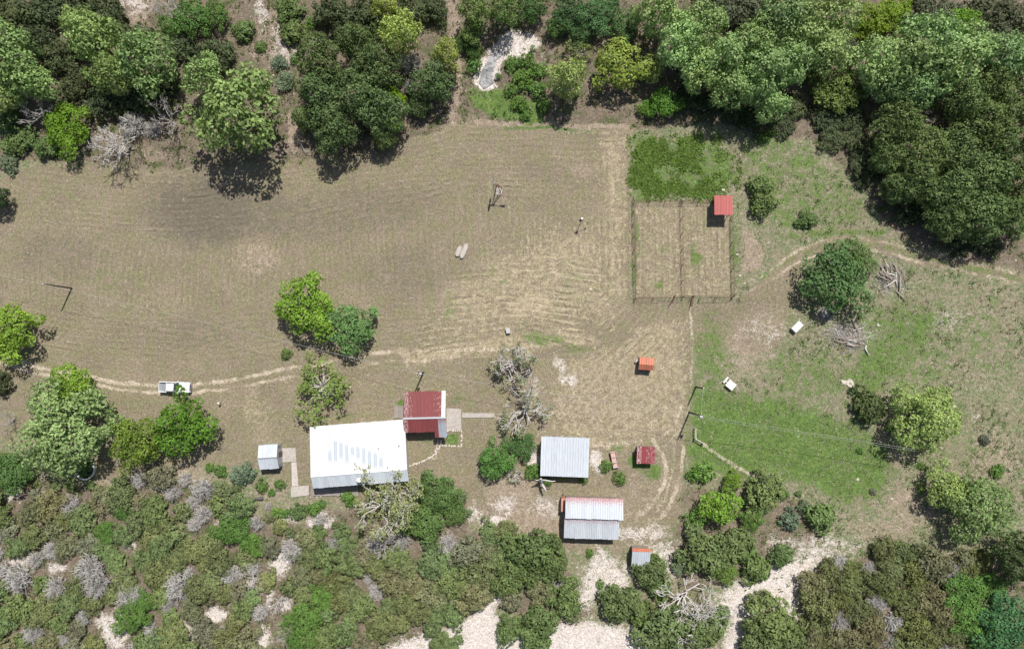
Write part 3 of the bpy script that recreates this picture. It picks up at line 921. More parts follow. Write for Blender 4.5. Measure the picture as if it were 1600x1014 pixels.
# small bushes behind the white house
for kind, x, y, r, lb in (('W', 545, 778, 12, 'green bush on the deck edge behind the white house'), ('E', 380, 740, 20, 'grey green bush right of two small bushes by tin shed'), ('W', 345, 736, 11, 'round green bush left of the grey green one'),
                          ('W', 327, 731, 8, 'smaller green bush left of the round green one'), ('W', 424, 770, 7, 'small teal bush on bare ground below tin shed'), ('W', 408, 758, 12, 'bush below the tin shed at its wall'), ('W', 438, 757, 10, 'bush between tin shed and concrete walk'),
                          ('W', 503, 787, 7, 'tiny round bush right of the concrete patio'), ('W', 490, 796, 12, 'round bush below the concrete patio'), ('K', 466, 800, 14, 'dark bush left below the concrete patio'), ('W', 432, 801, 10, 'small bush leftmost in the row below the patio'),
                          ('W', 447, 803, 8, 'small bush second in the row below the patio'), ('K', 498, 832, 14, 'dark bush on pale gravel below the row of bushes')):
    tree(kind, x, y, r, lb, 'bush')
for kind, x, y, r, lb in (('K', 380, 46, 20, 'lone oval juniper on bare ground at top left'), ('K', 450, 15, 26, 'upper of two olive junipers touching at top left'), ('K', 456, 48, 24, 'lower of two olive junipers touching at top left'),
                          ('W', 408, 72, 11, 'small green shrub below the lone oval juniper'), ('E', 436, 98, 14, 'grey green shrub left of the dark oak grove'), ('E', 445, 125, 17, 'second grey green shrub left of the dark oak grove'),
                          ('W', 487, 35, 12, 'small dark shrub right of the touching olive junipers'), ('E', 12, 256, 17, 'blue grey bush at left edge above the field'), ('K', 22, 226, 22, 'dark juniper at left edge above the blue grey bush'),
                          ('H', 106, 200, 42, 'vivid green tree beside grey dead trees above the field', ), ('W', 460, 90, 10, 'tiny shrub between junipers and the oak grove')):
    tree(kind, x, y, r, lb, 'shrub' if r < 30 else 'tree', col=(.12, .22, .02) if r == 42 else None)
tree('X', 58, 178, 30, 'dead tree with curling white limbs at far upper left', hf=1.2, var=0)
tree('S', 205, 195, 24, 'dense grey twig crown, upper of two above the field edge', 'dead tree', hf=1.4)
tree('X', 188, 222, 44, 'dense grey dead tree on the upper left field edge', hf=1.1, var=1)
tree('X', 172, 232, 34, 'grey dead tree just left of the dense one on field edge', hf=.9, var=2)
tree('X', 262, 188, 30, 'tall thin dead tree left of the round pale tree', hf=1.7, var=0)
tree('S', 236, 202, 17, 'grey brush heap at foot of the thin dead tree', 'dead bush')
tree('X', 268, 22, 30, 'dead white limbs over the green tree at top left', hf=1.3, var=2)
tree('S', 640, 100, 22, 'dead grey twigs at the right side of the oak grove, upper', 'dead bush', hf=1.6)
tree('S', 640, 135, 15, 'dead grey twigs at the right side of the oak grove, lower', 'dead bush', hf=1.8)


def wood(kind, spots, look, region, cat='tree', hf=1.0, col=None):
    """a row of look-alikes: each label counts from the left"""
    spots = sorted(spots)
    for i, (x, y, r) in enumerate(spots):
        if len(spots) == 1: lb = '%s %s' % (look, region)
        else: lb = '%s %s, %s from left' % (look, region, ORD[i])
        big = kind in 'POYH' and r > 24
        tree(kind, x, y, r*(.90 if big else 1), lb, cat, '%s %s' % (look+'s' if not look.endswith('s') else look, region), hf*(1.38 if kind == 'P' and big else 1.15 if big else 1), col)


TL, TC, TR, RG = 'in top left wood', 'in grove above field', 'in top right wood', 'in dark grove at right'
wood('P', [(22, 95, 58), (60, 130, 40), (150, 68, 52), (232, 100, 56), (185, 120, 40), (375, 178, 78), (318, 122, 38), (128, 40, 34), (4, 150, 40)], 'pale green broadleaf tree', TL, hf=1.0, col=(.165, .235, .08))
wood('D', [(20, 20, 40), (70, 15, 36), (120, 10, 40), (90, 90, 34), (60, 60, 30), (165, 15, 36), (335, 85, 34), (160, 155, 34), (215, 150, 34), (285, 75, 26), (255, 132, 30), (212, 62, 30), (120, 132, 30), (188, 172, 22)], 'dark juniper', TL, hf=.85)
wood('K', [(70, 228, 22), (40, 215, 20), (95, 170, 16), (8, 190, 26), (235, 165, 18)], 'small dark juniper', TL, 'shrub')
wood('H', [(300, 30, 40), (268, 40, 26), (335, 25, 30)], 'fresh green tree', TL, col=(.10, .19, .045))
wood('O', [(500, 95, 46), (560, 70, 40), (590, 110, 48), (505, 150, 46), (560, 150, 50), (520, 200, 48), (595, 175, 46), (480, 185, 28), (600, 215, 26)], 'dark live oak', TC, hf=1.1)
wood('O', [(676, 132, 40), (655, 165, 22)], 'dark live oak right of the grey twigs', TC, hf=.95)
wood('Y', [(618, 155, 19), (616, 196, 15)], 'lime green sapling among oaks', TC, hf=2.2, col=(.19, .31, .02))
wood('P', [(627, 55, 38), (697, 88, 28), (600, 8, 24)], 'yellowish green tree', TC, col=(.25, .31, .085), hf=1.2)
wood('D', [(520, 20, 34), (570, 20, 34), (540, 45, 26), (655, 12, 28), (682, 14, 24), (625, 10, 22)], 'dark juniper', TC, hf=1.0)
PC = 'round pale creek bed'
wood('P', [(745, 18, 32), (788, 14, 30), (738, 48, 22)], 'mid green tree with pale tips', PC, col=(.125, .19, .06))
wood('H', [(830, 12, 30), (726, 66, 18), (740, 84, 14), (874, 36, 26)], 'deep green tree', PC, col=(.07, .135, .035))
wood('W', [(740, 104, 14), (801, 98, 14), (826, 96, 15), (818, 122, 18), (842, 112, 14), (838, 140, 15), (800, 140, 12), (812, 160, 14), (778, 118, 5), (850, 165, 13), (822, 180, 10), (832, 76, 6)], 'leafy bush', PC, 'bush')
wood('Y', [(966, 104, 52)], 'big yellow green tree on the wood edge right of', 'the creek bed', hf=1.0, col=(.195, .255, .05))
wood('P', [(884, 126, 38), (1016, 108, 24)], 'cream tipped tree beside yellow green tree', 'on wood edge', col=(.24, .31, .10))
wood('G', [(905, 82, 24)], 'thin olive tree between creek bed and', 'big yellow green tree', col=(.16, .19, .06))
wood('B', [(1036, 162, 28), (1010, 170, 16)], 'vivid green bushy tree below pale trees', 'on wood edge', hf=.8, col=(.10, .21, .03))
wood('H', [(890, 18, 34), (930, 28, 38), (975, 42, 34), (950, 8, 28), (908, 50, 26)], 'deep green tree', 'in top wood right of creek', col=(.075, .145, .05))
PALE = (.205, .295, .115)
wood('P', [(1030, 28, 44), (1060, 70, 48), (1098, 48, 44), (1092, 110, 40), (1128, 95, 46), (1140, 140, 40), (1190, 120, 50), (1175, 70, 40), (1200, 165, 34), (1230, 105, 44)], 'pale green tree left of lime tree', TR, hf=1.05, col=PALE)
wood('P', [(1220, 25, 50), (1262, 12, 46), (1300, 32, 48), (1290, 80, 44), (1255, 60, 40)], 'pale silvery tree at top edge', TR, hf=1.0, col=(.21, .285, .115))
wood('P', [(1450, 62, 50), (1410, 100, 48), (1365, 100, 44), (1460, 110, 48), (1505, 85, 48), (1430, 140, 36), (1385, 140, 34), (1565, 92, 44), (1600, 110, 34)], 'pale grey green tree right of lime tree', TR, hf=1.0, col=(.195, .285, .115))
wood('Y', [(1370, 30, 38), (1398, 18, 32), (1352, 48, 22)], 'lime green tree', TR, hf=.8, col=(.165, .25, .025))
wood('Y', [(1300, 128, 44), (1318, 152, 34), (1262, 108, 26)], 'olive yellow tree', TR, hf=.95, col=(.165, .22, .058))
wood('B', [(1505, 36, 26)], 'vivid green tree among grey junipers', TR, col=(.12, .235, .025))
wood('D', [(1150, 12, 34), (1110, 8, 28), (1440, 15, 30), (1475, 20, 30), (1540, 20, 34), (1560, 55, 28), (1585, 25, 30), (1325, 70, 26), (1190, 20, 26), (1525, 58, 22)], 'dark juniper', TR, hf=.8, col=(.085, .10, .055))
wood('D', [(1180, 190, 24), (1225, 195, 22), (1290, 185, 26), (1240, 165, 26), (1330, 185, 28), (1300, 215, 24), (1150, 180, 22), (1340, 220, 24), (1100, 165, 26), (1070, 150, 24)], 'dark low juniper in shade', 'on top right wood edge', hf=.55)
wood('W', [(1197, 213, 12), (1205, 206, 9)], 'bright little bush', 'on top right wood edge', 'bush')
OK = (.108, .152, .054)
wood('O', [(1400, 200, 44), (1385, 245, 34), (1440, 235, 44), (1500, 160, 44), (1545, 140, 44), (1590, 170, 40), (1530, 200, 50), (1490, 240, 46)], 'dark live oak, upper part,', RG, hf=1.1, col=OK)
wood('O', [(1570, 235, 50), (1540, 280, 48), (1595, 290, 40), (1430, 285, 42), (1480, 305, 46), (1400, 295, 30), (1530, 335, 48), (1580, 340, 40), (1470, 345, 36)], 'dark live oak, lower part,', RG, hf=1.1, col=OK)
wood('X', [(1385, 205, 18), (1440, 185, 16)], 'small dead grey limb tree', RG, hf=2.3)
wood('D', [(1350, 265, 26), (1362, 235, 24), (1425, 330, 26), (1545, 385, 22), (1500, 380, 22)], 'dark juniper in shade', RG, hf=.6)

# ------------------------------------------------------------------ thickets along the bottom: scattered junipers with gaps
BL = [(-20, 775), (60, 790), (110, 775), (190, 762), (240, 735), (330, 752), (395, 800), (430, 870), (452, 855), (470, 830), (520, 815), (560, 800), (640, 850), (700, 830), (735, 835), (800, 825), (870, 850), (905, 900), (905, 960), (860, 1000), (840, 1030), (790, 1030),
      (800, 960), (765, 918), (735, 945), (690, 975), (600, 1000), (560, 1030), (-20, 1030)]
BR = [(1268, 900), (1295, 878), (1350, 882), (1375, 858), (1445, 862), (1530, 868), (1555, 900), (1600, 980), (1610, 1030), (1250, 1030), (1262, 960)]
GAPS = [(345, 820, 12), (205, 855, 14), (180, 990, 30), (165, 955, 14), (340, 958, 22), (440, 880, 24), (425, 930, 14), (415, 1000, 20), (448, 945, 18), (95, 890, 16), (30, 876, 14), (25, 775, 18), (545, 970, 12), (500, 815, 18), (1250, 960, 16), (300, 990, 14), (385, 915, 12), (130, 770, 10),
        (470, 795, 16), (605, 790, 40), (660, 860, 10)]
prng = random.Random(21)
placed = [(605, 783, 40)]


def pip(x, y, P):
    c = False
    for i in range(len(P)):
        (x0, y0), (x1, y1) = P[i], P[i-1]
        if (y0 > y) != (y1 > y) and x < (x1-x0)*(y-y0)/(y1-y0)+x0: c = not c
    return c


def put(kind, x, y, r, lb, grp, cat='juniper', **kw):
    placed.append((x, y, r))
    tree(kind, x, y, r, lb, cat, grp, **kw)


# the ones that stand out, by hand
for x, y, r, lb in ((205, 962, 30, 'vivid green tree at lower left by pale ground'), (225, 940, 20, 'vivid green tree touching the lower left one from above'), (365, 825, 30, 'vivid green leafy tree in lower left thicket beside the gravel'), (395, 850, 22, 'vivid green leafy tree lower right of that beside gravel'),
                    (480, 965, 34, 'vivid green tree in lower middle thicket'), (505, 930, 24, 'fresh green tree on top of the vivid green one in lower middle'), (470, 1000, 28, 'vivid green tree at bottom edge in lower middle'), (195, 800, 18, 'fresh green tree in upper lower-left thicket'), (165, 830, 20, 'teal green tree in middle of lower left thicket')):
    put('H', x, y, r, lb, 'green broadleaf trees in the bottom thickets', 'tree', hf=.8, col=(.10, .19, .042))
for x, y, r, lb in ((683, 770, 36, 'round dark green tree right of the pale spreading tree'), (668, 815, 34, 'green tree below the round dark one by the gravel'), (712, 800, 24, 'green tree at right edge above the gravel patch'), (640, 815, 26, 'green tree under the pale spreading tree')):
    put('H', x, y, r, lb, 'green trees beside the white house', 'tree', hf=.8, col=(.11, .18, .05))
for x, y, r, lb in ((826, 862, 44, 'large soft green juniper left below the tin roofed barn'), (862, 880, 34, 'soft green juniper right of the large one below the barn'), (800, 905, 34, 'soft green juniper under the large one below the barn'), (885, 935, 32, 'juniper on pale ground left of the barn track'), (845, 975, 34, 'juniper at bottom right of middle thicket'), (795, 985, 26, 'juniper on pale ground at bottom centre'), (835, 1005, 30, 'juniper at bottom edge left of pale track')):
    put('J', x, y, r, lb, 'junipers below the barn', 'juniper', col=(.115, .165, .055))
for x, y, r, lb in ((1500, 925, 34, 'vivid green tree in lower right thicket, upper one'), (1545, 915, 26, 'vivid green tree in lower right thicket nearest the dark gap'), (1518, 965, 32, 'vivid green tree in lower right thicket, lower one'), (1535, 1000, 28, 'vivid green tree at bottom edge in lower right thicket')):
    put('H', x, y, r, lb, 'green trees in the lower right thicket', 'tree', hf=.8, col=(.11, .21, .045))
put('T', 1572, 972, 46, 'dark bluish green tree in the bottom right corner', None, 'tree', hf=.9, col=(.065, .15, .055))
for x, y, r, lb in ((1205, 965, 46, 'big juniper at bottom edge between two pale clearings'), (1185, 1000, 34, 'juniper at bottom edge left of the big one'), (1235, 1000, 32, 'juniper at bottom edge right of the big one')):
    put('J', x, y, r, lb, 'junipers at the bottom edge', 'juniper')
put('J', 690, 1005, 24, 'olive juniper on pale ground at bottom edge, left of two', None, 'juniper', hf=.7)
put('J', 700, 1014, 26, 'olive juniper on pale ground at bottom edge, right of two', None, 'juniper', hf=.7)
GREY = [(28, 905, 28), (140, 890, 30), (150, 915, 26), (80, 860, 18), (55, 875, 16), (85, 920, 22), (200, 935, 24), (215, 930, 18), (275, 915, 28), (262, 945, 16), (110, 790, 22), (130, 965, 16), (235, 985, 14), (360, 900, 18), (303, 820, 14), (500, 812, 12), (455, 860, 22), (585, 850, 18), (625, 845, 20), (575, 905, 10), (295, 895, 12), (520, 850, 16), (300, 785, 14), (50, 990, 20), (100, 1000, 14), (1395, 1005, 14), (350, 985, 10)]
SPOT = [(28, 905, 'left edge'), (140, 890, 'large grey cluster at lower left'), (205, 962, 'vivid green lower left tree'), (275, 915, 'centre of the lower left thicket'), (110, 790, 'big pale tree'), (365, 825, 'gravel beside the leafy trees'), (455, 860, 'patio bushes'), (600, 850, 'pale spreading tree'), (480, 965, 'lower middle vivid tree'), (60, 990, 'bottom left corner'), (1395, 1005, 'bottom right edge')]
seen_ = {}
for x, y, r in GREY:
    placed.append((x, y, r*.9))
    nm_ = min(SPOT, key=lambda q: math.hypot(q[0]-x, q[1]-y))
    seen_.setdefault(nm_[2], []).append((x, y, r))
for k_, lst in seen_.items():
    lst.sort()
    for i, (x, y, r) in enumerate(lst):
        pos_ = '' if len(lst) == 1 else ', %s from left' % ORD[i]
        tree('S', x, y, r, 'bare silvery twig shrub near the %s%s' % (k_, pos_), 'dead shrub', 'bare grey shrubs in the bottom thickets')
for x, y, r, lb, v in ((395, 905, 24, 'white curving dead limbs in lower left thicket, right one', 0), (372, 893, 16, 'white dead limb standing left of the curving dead limbs', 1), (435, 940, 22, 'dead curved trunk beside the vivid green lower middle tree', 2), (600, 850, 30, 'dead white limbs below the pale spreading tree', 1), (635, 900, 14, 'small dead white limbs in the lower middle thicket', 0)):
    tree('X', x, y, r, lb, 'dead tree', None, hf=.6, var=v)


THICK = {}


def scatter(P, n, lb, grp, r0, r1, lift, reg, cols):
    xs, ys = [p[0] for p in P], [p[1] for p in P]
    k = t = 0
    while k < n and t < 6000:
        t += 1
        x, y, r = prng.uniform(min(xs), max(xs)), prng.uniform(min(ys), max(ys)), prng.uniform(r0, r1)
        if not pip(x, y, P): continue
        if any(math.hypot(x-a, y-b_) < c+r*.35 for a, b_, c in GAPS): continue
        if any(math.hypot(x-a, y-b_) < (c+r)*lift for a, b_, c in placed): continue
        placed.append((x, y, r))
        c = prng.choice(cols)
        c = (c[0]*1.05, c[1]*.95, c[2])
        bare = prng.random() < .13
        if bare: r *= .75
        wy_ = 'near the bottom edge' if y > 965 else 'in its middle' if y > 890 else 'in its upper part'
        wx_ = 'left' if x < min(xs)+(max(xs)-min(xs))/3 else 'right' if x > max(xs)-(max(xs)-min(xs))/3 else 'centre'
        lb2 = '%s %s, %s %s' % ('large' if r > 25 else 'small' if r < 21 else 'medium', lb.replace('olive juniper', 'bare grey shrub').replace('juniper of the rim', 'bare shrub of the rim') if bare else lb, wx_, wy_)
        THICK.setdefault(lb2, []).append((x, o_ := tree('S' if bare else 'J' if r > 19 else 'K', x, y, r, lb2, 'dead shrub' if bare else 'juniper', grp, hf=prng.uniform(.75, 1.2), col=c)))
        k += 1


OL = [(.142, .182, .072), (.155, .198, .074), (.120, .162, .062), (.165, .190, .090), (.138, .205, .076), (.172, .190, .108), (.135, .205, .072)]
scatter([p if p[0] < 520 else (520, p[1]) for p in BL], 130, 'olive juniper of the bottom left thicket', 'junipers of the bottom left thicket', 17, 31, .57, 0, OL)
scatter([(520, 825), (560, 845), (640, 860), (700, 830), (735, 835), (800, 825), (860, 850), (895, 900), (800, 950), (765, 918), (735, 945), (690, 975), (600, 1000), (560, 1030), (520, 1030)], 85, 'olive juniper of the bottom middle thicket', 'junipers of the bottom middle thicket', 17, 31, .57, 0, OL)
scatter(BR, 70, 'olive juniper of the bottom right thicket', 'junipers of the bottom right thicket', 18, 33, .56, 0, [(.115, .145, .055), (.13, .165, .052), (.11, .15, .055), (.14, .155, .075)])
scatter([(0, 700), (60, 760), (200, 750), (330, 735), (420, 790), (470, 840), (0, 830)], 14, 'juniper of the rim thicket', 'small junipers on the rim', 9, 15, .8, 0, OL)

for lb_, lst in THICK.items():                     # same size, same corner of the thicket: count them from the left
    lst.sort(key=lambda q: q[0])
    if len(lst) > 1:
        for i, (x, o_) in enumerate(lst): o_['label'] = '%s, %s from left' % (lb_.replace(' of the ', ' of '), ORD[min(i, 15)])

# ------------------------------------------------------------------ buildings
def roof_mat(name, base, wear, rust, rust_top=0.0, rough=.45, metal=.0, blot=1.0, spec=.4):
    """sheet metal; object colour: R,G = worn band along the sheet (0..1), B = blotches of worn paint, vertex 'v' runs down the sheet"""
    n = NT(name)
    oc = n.coord()
    x, y, z = n.sep(oc)[:3]
    v = n.attr('v')
    c = n.sepc(n.info('Color'))
    rnd = n.info('Random')
    off = n.t.nodes.new('ShaderNodeVectorMath')
    off.operation = 'ADD'
    n._set(off.inputs[0], oc)
    cmb = n.t.nodes.new('ShaderNodeCombineXYZ')
    n._set(cmb.inputs[0], n.math('MULTIPLY', rnd, 37.0))
    n._set(cmb.inputs[1], n.math('MULTIPLY', rnd, 91.0))
    n.t.links.new(cmb.outputs[0], off.inputs[1])
    p = off.outputs[0]
    f1 = n.noise(n.scalev(p, (3.2, .35, 1)), 1.6, 5, .65)
    f2 = n.noise(n.scalev(p, (4.5, 1.0, 1)), 1.9, 5, .75)
    f3 = n.noise(p, 7.0, 4, .7)
    col = n.mul(base, n.math('MULTIPLY_ADD', n.step(f1, .3, .7), .20, n.math('MULTIPLY_ADD', rnd, .14, .83)))
    seam = n.math('MULTIPLY', n.step(x, .05, .02), .25)
    col = n.mix(seam, col, rust)
    edge = n.math('MULTIPLY', n.math('SUBTRACT', f2, .5), .42)
    vv = n.math('ADD', v, edge)
    band = n.math('MULTIPLY', n.step(vv, c[0], n.math('ADD', c[0], .03)), n.step(vv, c[1], n.math('SUBTRACT', c[1], .05)))
    xe = n.math('ADD', x, n.math('MULTIPLY', n.math('SUBTRACT', f3, .5), .55))
    band = n.math('MULTIPLY', band, n.math('MULTIPLY', n.step(xe, .10, .14), n.step(xe, .80, .74)))
    bl = n.step(n.math('ADD', n.math('MULTIPLY', c[2], .55), n.math('SUBTRACT', f2, .5)), .32, .40)
    col = n.mix(n.math('MAXIMUM', band, n.math('MULTIPLY', bl, blot)), col, wear)
    if rust_top > 0:
        rt = n.math('ADD', n.math('SUBTRACT', rust_top, v), n.math('MULTIPLY', n.math('SUBTRACT', f3, .5), 2.0))
        col = n.mix(n.math('MULTIPLY', n.step(rt, .0, .10), .8), col, rust)
    col = n.mix(n.math('MULTIPLY', n.step(f3, .58, .70), .55), col, rust)
    col = n.mix(n.math('MULTIPLY', n.step(f1, .60, .72), .30), col, rust)
    return n.finish(n.bsdf(col, rough, metal, n.bump(f2, .08, .02), spec))


M_WHITE_ROOF = roof_mat('white_painted_roof_metal', (.655, .655, .65), (.45, .50, .555), (.50, .46, .44), 0, .5)
M_GALV = roof_mat('galvanised_roof_metal', (.60, .645, .69), (.50, .54, .58), (.42, .38, .36), 0, .42, .15)
M_GALV_WORN = roof_mat('rust_streaked_roof_metal', (.41, .45, .495), (.37, .40, .44), (.32, .10, .095), .24, .42, .12)
M_GALV_LOW = roof_mat('dull_roof_metal', (.58, .62, .66), (.46, .49, .52), (.33, .115, .105), .2, .45, .15)
M_RED_ROOF = roof_mat('worn_red_roof_paint', (.215, .055, .055), (.52, .42, .41), (.15, .045, .04), 0, .65)
M_RED_NEW = roof_mat('bright_red_roof_paint', (.40, .085, .078), (.52, .27, .26), (.30, .07, .06), 0, .55)
M_ORANGE = roof_mat('rust_orange_roof', (.50, .175, .105), (.55, .28, .20), (.34, .12, .08), 0, .6)
M_MAROON = roof_mat('maroon_roof_paint', (.27, .062, .070), (.66, .58, .58), (.22, .06, .06), 0, .5)
M_PLANK = simple('weathered_wall_boards', (.27, .235, .20), .85, .3, 4, stretch=(4, 4, .4), bump=.3)
M_WALLW = simple('pale_wall_boards', (.50, .48, .45), .8, .2, 4, stretch=(4, 4, .4))
M_TINWALL = simple('tin_wall', (.40, .42, .44), .5, .2, 4, metal=.2, stretch=(3, 3, .3))
M_DOOR = simple('dark_door', (.13, .11, .095), .7, .2, 3)
M_DECK = simple('grey_deck_boards', (.30, .265, .245), .85, .25, 3, bump=.2)
M_CONC = simple('worn_concrete', (.46, .42, .38), .9, .42, 2.6, bump=.3)
M_STONE = simple('pale_limestone', (.58, .52, .46), .9, .35, 4, bump=.3)
M_STEEL = simple('dull_steel', (.42, .42, .43), .45, .2, 6, metal=.5)
M_RUST = simple('rusty_pipe', (.17, .095, .07), .8, .35, 6)
M_BLACK = simple('black_rubber', (.025, .025, .027), .7, .2, 6)
M_WHITE = simple('white_enamel', (.80, .80, .78), .4, .06, 3, spec=.5)
M_POLE = simple('creosote_pole', (.085, .068, .055), .85, .3, 5, stretch=(1, 1, .2))


def frame_of(lines):
    """lines: ((pxl,pyl),(pxr,pyr),z) photo lines running left-right -> centre, angle, [(u0,u1,v,z)]"""
    W = [(at(*a, z), at(*b_, z), z) for a, b_, z in lines]
    d = Vector((0, 0, 0))
    for a, b_, z in W: d += (b_-a).normalized()
    ang = math.atan2(d.y, d.x)
    c = sum(((a+b_)*.5 for a, b_, z in W), Vector())/len(W)
    u, v = Vector((math.cos(ang), math.sin(ang), 0)), Vector((-math.sin(ang), math.cos(ang), 0))
    res = [((a-c).dot(u), (b_-c).dot(u), ((a+b_)*.5-c).dot(v), z) for a, b_, z in W]
    return Vector((c.x, c.y, 0)), ang, res


def sheet_mesh(w, L, ribs, m, name='roof_sheet', seed=0):
    """ribbed sheet: x 0..w, y 0..-L, ribs proud"""
    pitch = w/ribs
    prof = []
    for i in range(ribs):
        x = i*pitch
        prof += [(x, .05), (x+.05, .05), (x+.09, 0), (x+pitch-.04 if i < ribs-1 else w-.012, 0)]
    V, Fq, vv = [], [], []
    k = len(prof)
    for j, y in enumerate((0, -L*.5, -L)):
        for (x, z) in prof:
            V.append((x, y, z))
            vv.append(j*.5)
    for j in range(2):
        for i in range(k-1): Fq.append((j*k+i, (j+1)*k+i, (j+1)*k+i+1, j*k+i+1))
    n0 = len(V)
    for j in (0, 1):
        for x in (0, w-.012):
            V.append((x, -L*j, -.03))
            vv.append(float(j))
    Fq += [(n0, n0+1, n0+3, n0+2)]
    Fq += [(2*k, n0+2, n0+3, 3*k-1), (0, k-1, n0+1, n0), (0, n0, n0+2, 2*k), (k-1, 3*k-1, n0+3, n0+1)]
    me = bpy.data.meshes.new(name)
    me.from_pydata(V, [], Fq)
    a = me.attributes.new('v', 'FLOAT', 'POINT')
    a.data.foreach_set('value', vv)
    me.materials.append(m)
    me.update()
    return me


def slope(root, u0, u1, vA, zA, vB, zB, m, n, ribs=3, colors=None, name='roof_sheet', jit=.03, seed=1, mats=None):
    """sheets laid from line A (first) to line B across u0..u1; sheet y runs from A down to B"""
    rs = random.Random(seed)
    w = (u1-u0)/n
    dv, dz = vB-vA, zB-zA
    L = math.hypot(dv, dz)
    down = dv < 0
    me = {}
    out = []
    for i in range(n):
        mm = mats(i) if mats else m
        if mm.name not in me: me[mm.name] = sheet_mesh(w, L, ribs, mm, name, seed)
        o = link(name, me[mm.name], root)
        yv = Vector((0, -dv/L, -dz/L))          # local +y points from B to A
        xv = Vector((1, 0, 0)) if down else Vector((-1, 0, 0))
        zv = xv.cross(yv)
        M = Matrix((xv, yv, zv)).transposed().to_4x4()
        M.translation = Vector((u0+i*w if down else u0+(i+1)*w, vA+rs.uniform(-jit, jit), zA+rs.uniform(0, .012)))
        o.matrix_local = M
        o.color = colors(i) if colors else (2, 2, .12+.15*rs.random(), 1)
        out.append(o)
    return out


def house(root, u0, u1, prof, m, ov=.35, door=None, name='wall'):
    """walls under a roof: prof = [(v,z)...] of the roof line from +v to -v; one mesh per wall"""
    a, b_ = u0+ov, u1-ov
    (vt, zt), (vb, zb) = prof[0], prof[-1]
    vt2, vb2 = vt-ov*(1 if vt > vb else -1), vb+ov

    def zr(v):
        for (v0, z0), (v1, z1) in zip(prof[:-1], prof[1:]):
            if v1 <= v <= v0: return z0+(z1-z0)*(v0-v)/(v0-v1)-.08
        return min(zt, zb)-.08
    inner = [(vt2, zr(vt2))]+[(v, z-.08) for v, z in prof[1:-1] if vb2 < v < vt2]+[(vb2, zr(vb2))]
    t = .12
    for x in (a, b_-t):
        w = MB()
        pts = [(vt2, -.1)]+inner+[(vb2, -.1)]
        n = len(pts)
        w.add([(x, v, z) for v, z in pts]+[(x+t, v, z) for v, z in pts], [tuple(range(n)), tuple(range(2*n-1, n-1, -1))]+[(i, i+n, (i+1) % n+n, (i+1) % n) for i in range(n)])
        w.build(name, m, root)
    for v, s in ((vt2, -1), (vb2, 1)):
        w = MB()
        w.box(a+t+.003, b_-t-.003, min(v, v+s*t), max(v, v+s*t), -.1, zr(v)-.03)
        w.build(name, m, root)
    if door:
        side, pos, wd, ht = door
        d = MB()
        if side == 'u1': d.box(b_+.004, b_+.05, pos-wd/2, pos+wd/2, 0, ht)
        elif side == 'u0': d.box(a-.05, a-.004, pos-wd/2, pos+wd/2, 0, ht)
        elif side == 'top': d.box(pos-wd/2, pos+wd/2, vt2+.004, vt2+.05, 0, ht)
        else: d.box(pos-wd/2, pos+wd/2, vb2-.05, vb2-.004, 0, ht)
        d.build('door', M_DOOR, root)


# white roofed farmhouse
c, ang, ln = frame_of([((484, 667), (630, 654.5), 3.0), ((485.5, 744), (638.7, 733), 4.2), ((488, 763), (640, 751), 3.3)])
root = thing('farmhouse', c, ang, 'long farmhouse with bright white metal roof beside the red roofed wing', 'house')
u0, u1 = (ln[0][0]+ln[1][0])/2, (ln[0][1]+ln[1][1])/2
vT, vR, vB = ln[0][2], ln[1][2], ln[2][2]
NS = 17
worn = {3: (.50, .75), 4: (.30, .77), 5: (.36, .72), 6: (.40, .80), 7: (.47, .67), 8: (.46, .75), 9: (.50, .87), 10: (.56, .93), 11: (.63, .95), 12: (.72, .95)}
slope(root, u0, u1, vT, ln[0][3], vR, ln[1][3], M_WHITE_ROOF, NS, 3, lambda i: (*worn.get(i, (2, 2)), .02, 1), jit=.04)
slope(root, u0, u1, vR-.02, ln[1][3], vB, ln[2][3], M_GALV, NS, 3, lambda i: (2, 2, .25, 1), seed=2, jit=.03)
MB().box(u0, u1, vR-.10, vR+.08, ln[1][3]+.055, ln[1][3]+.085).build('ridge_cap', M_WHITE, root)
house(root, u0, u1, [(vT, 3.0), (vR, 4.2), (vB, 3.3)], M_WALLW, .4, ('bottom', (u0+u1)/2-1, 1.0, 2.0))
for k in range(4):
    MB().box(u0+1.5+k*3.4, u0+2.6+k*3.4, vT-.40, vT-.36, 1.0, 2.1).build('window', M_DOOR, root)
MB().tube([(u1-3.2, vR+.6, 3.9), (u1-3.2, vR+.6, 4.55)], .07, 8).build('vent_pipe', M_STEEL, root)
MB().tube([(u1-1.1, vT-4.2, 3.5), (u1-1.1, vT-4.2, 4.2)], .07, 8).build('vent_pipe', M_STEEL, root)
MB().tube([(u1-4.6, vT-4.4, 3.5), (u1-4.6, vT-4.4, 4.1)], .06, 8).build('vent_pipe', M_STEEL, root)
# satellite dish on the lower slope
p = at(561, 751, 4.0)
d = thing('satellite_dish', (p.x, p.y, 3.62), .5, 'small white satellite dish on the lower slope of white roof', 'dish')
MB().tube([(0, 0, 0), (0, 0, .45), (.1, .05, .6)], .035, 6).build('mast', M_STEEL, d)
dm = MB().lathe([(.02, 0), (.22, .03), (.40, .10), (.43, .13), (.40, .125), (.2, .06), (.02, .03)], 18)
do = dm.build('reflector', M_WHITE, d, (.12, .06, .62), True)
do.rotation_euler = (R_(-28), R_(32), 0)
MB().tube([(.12, .06, .62), (.5, .35, .75)], .02, 5).build('feed_arm', M_BLACK, d)
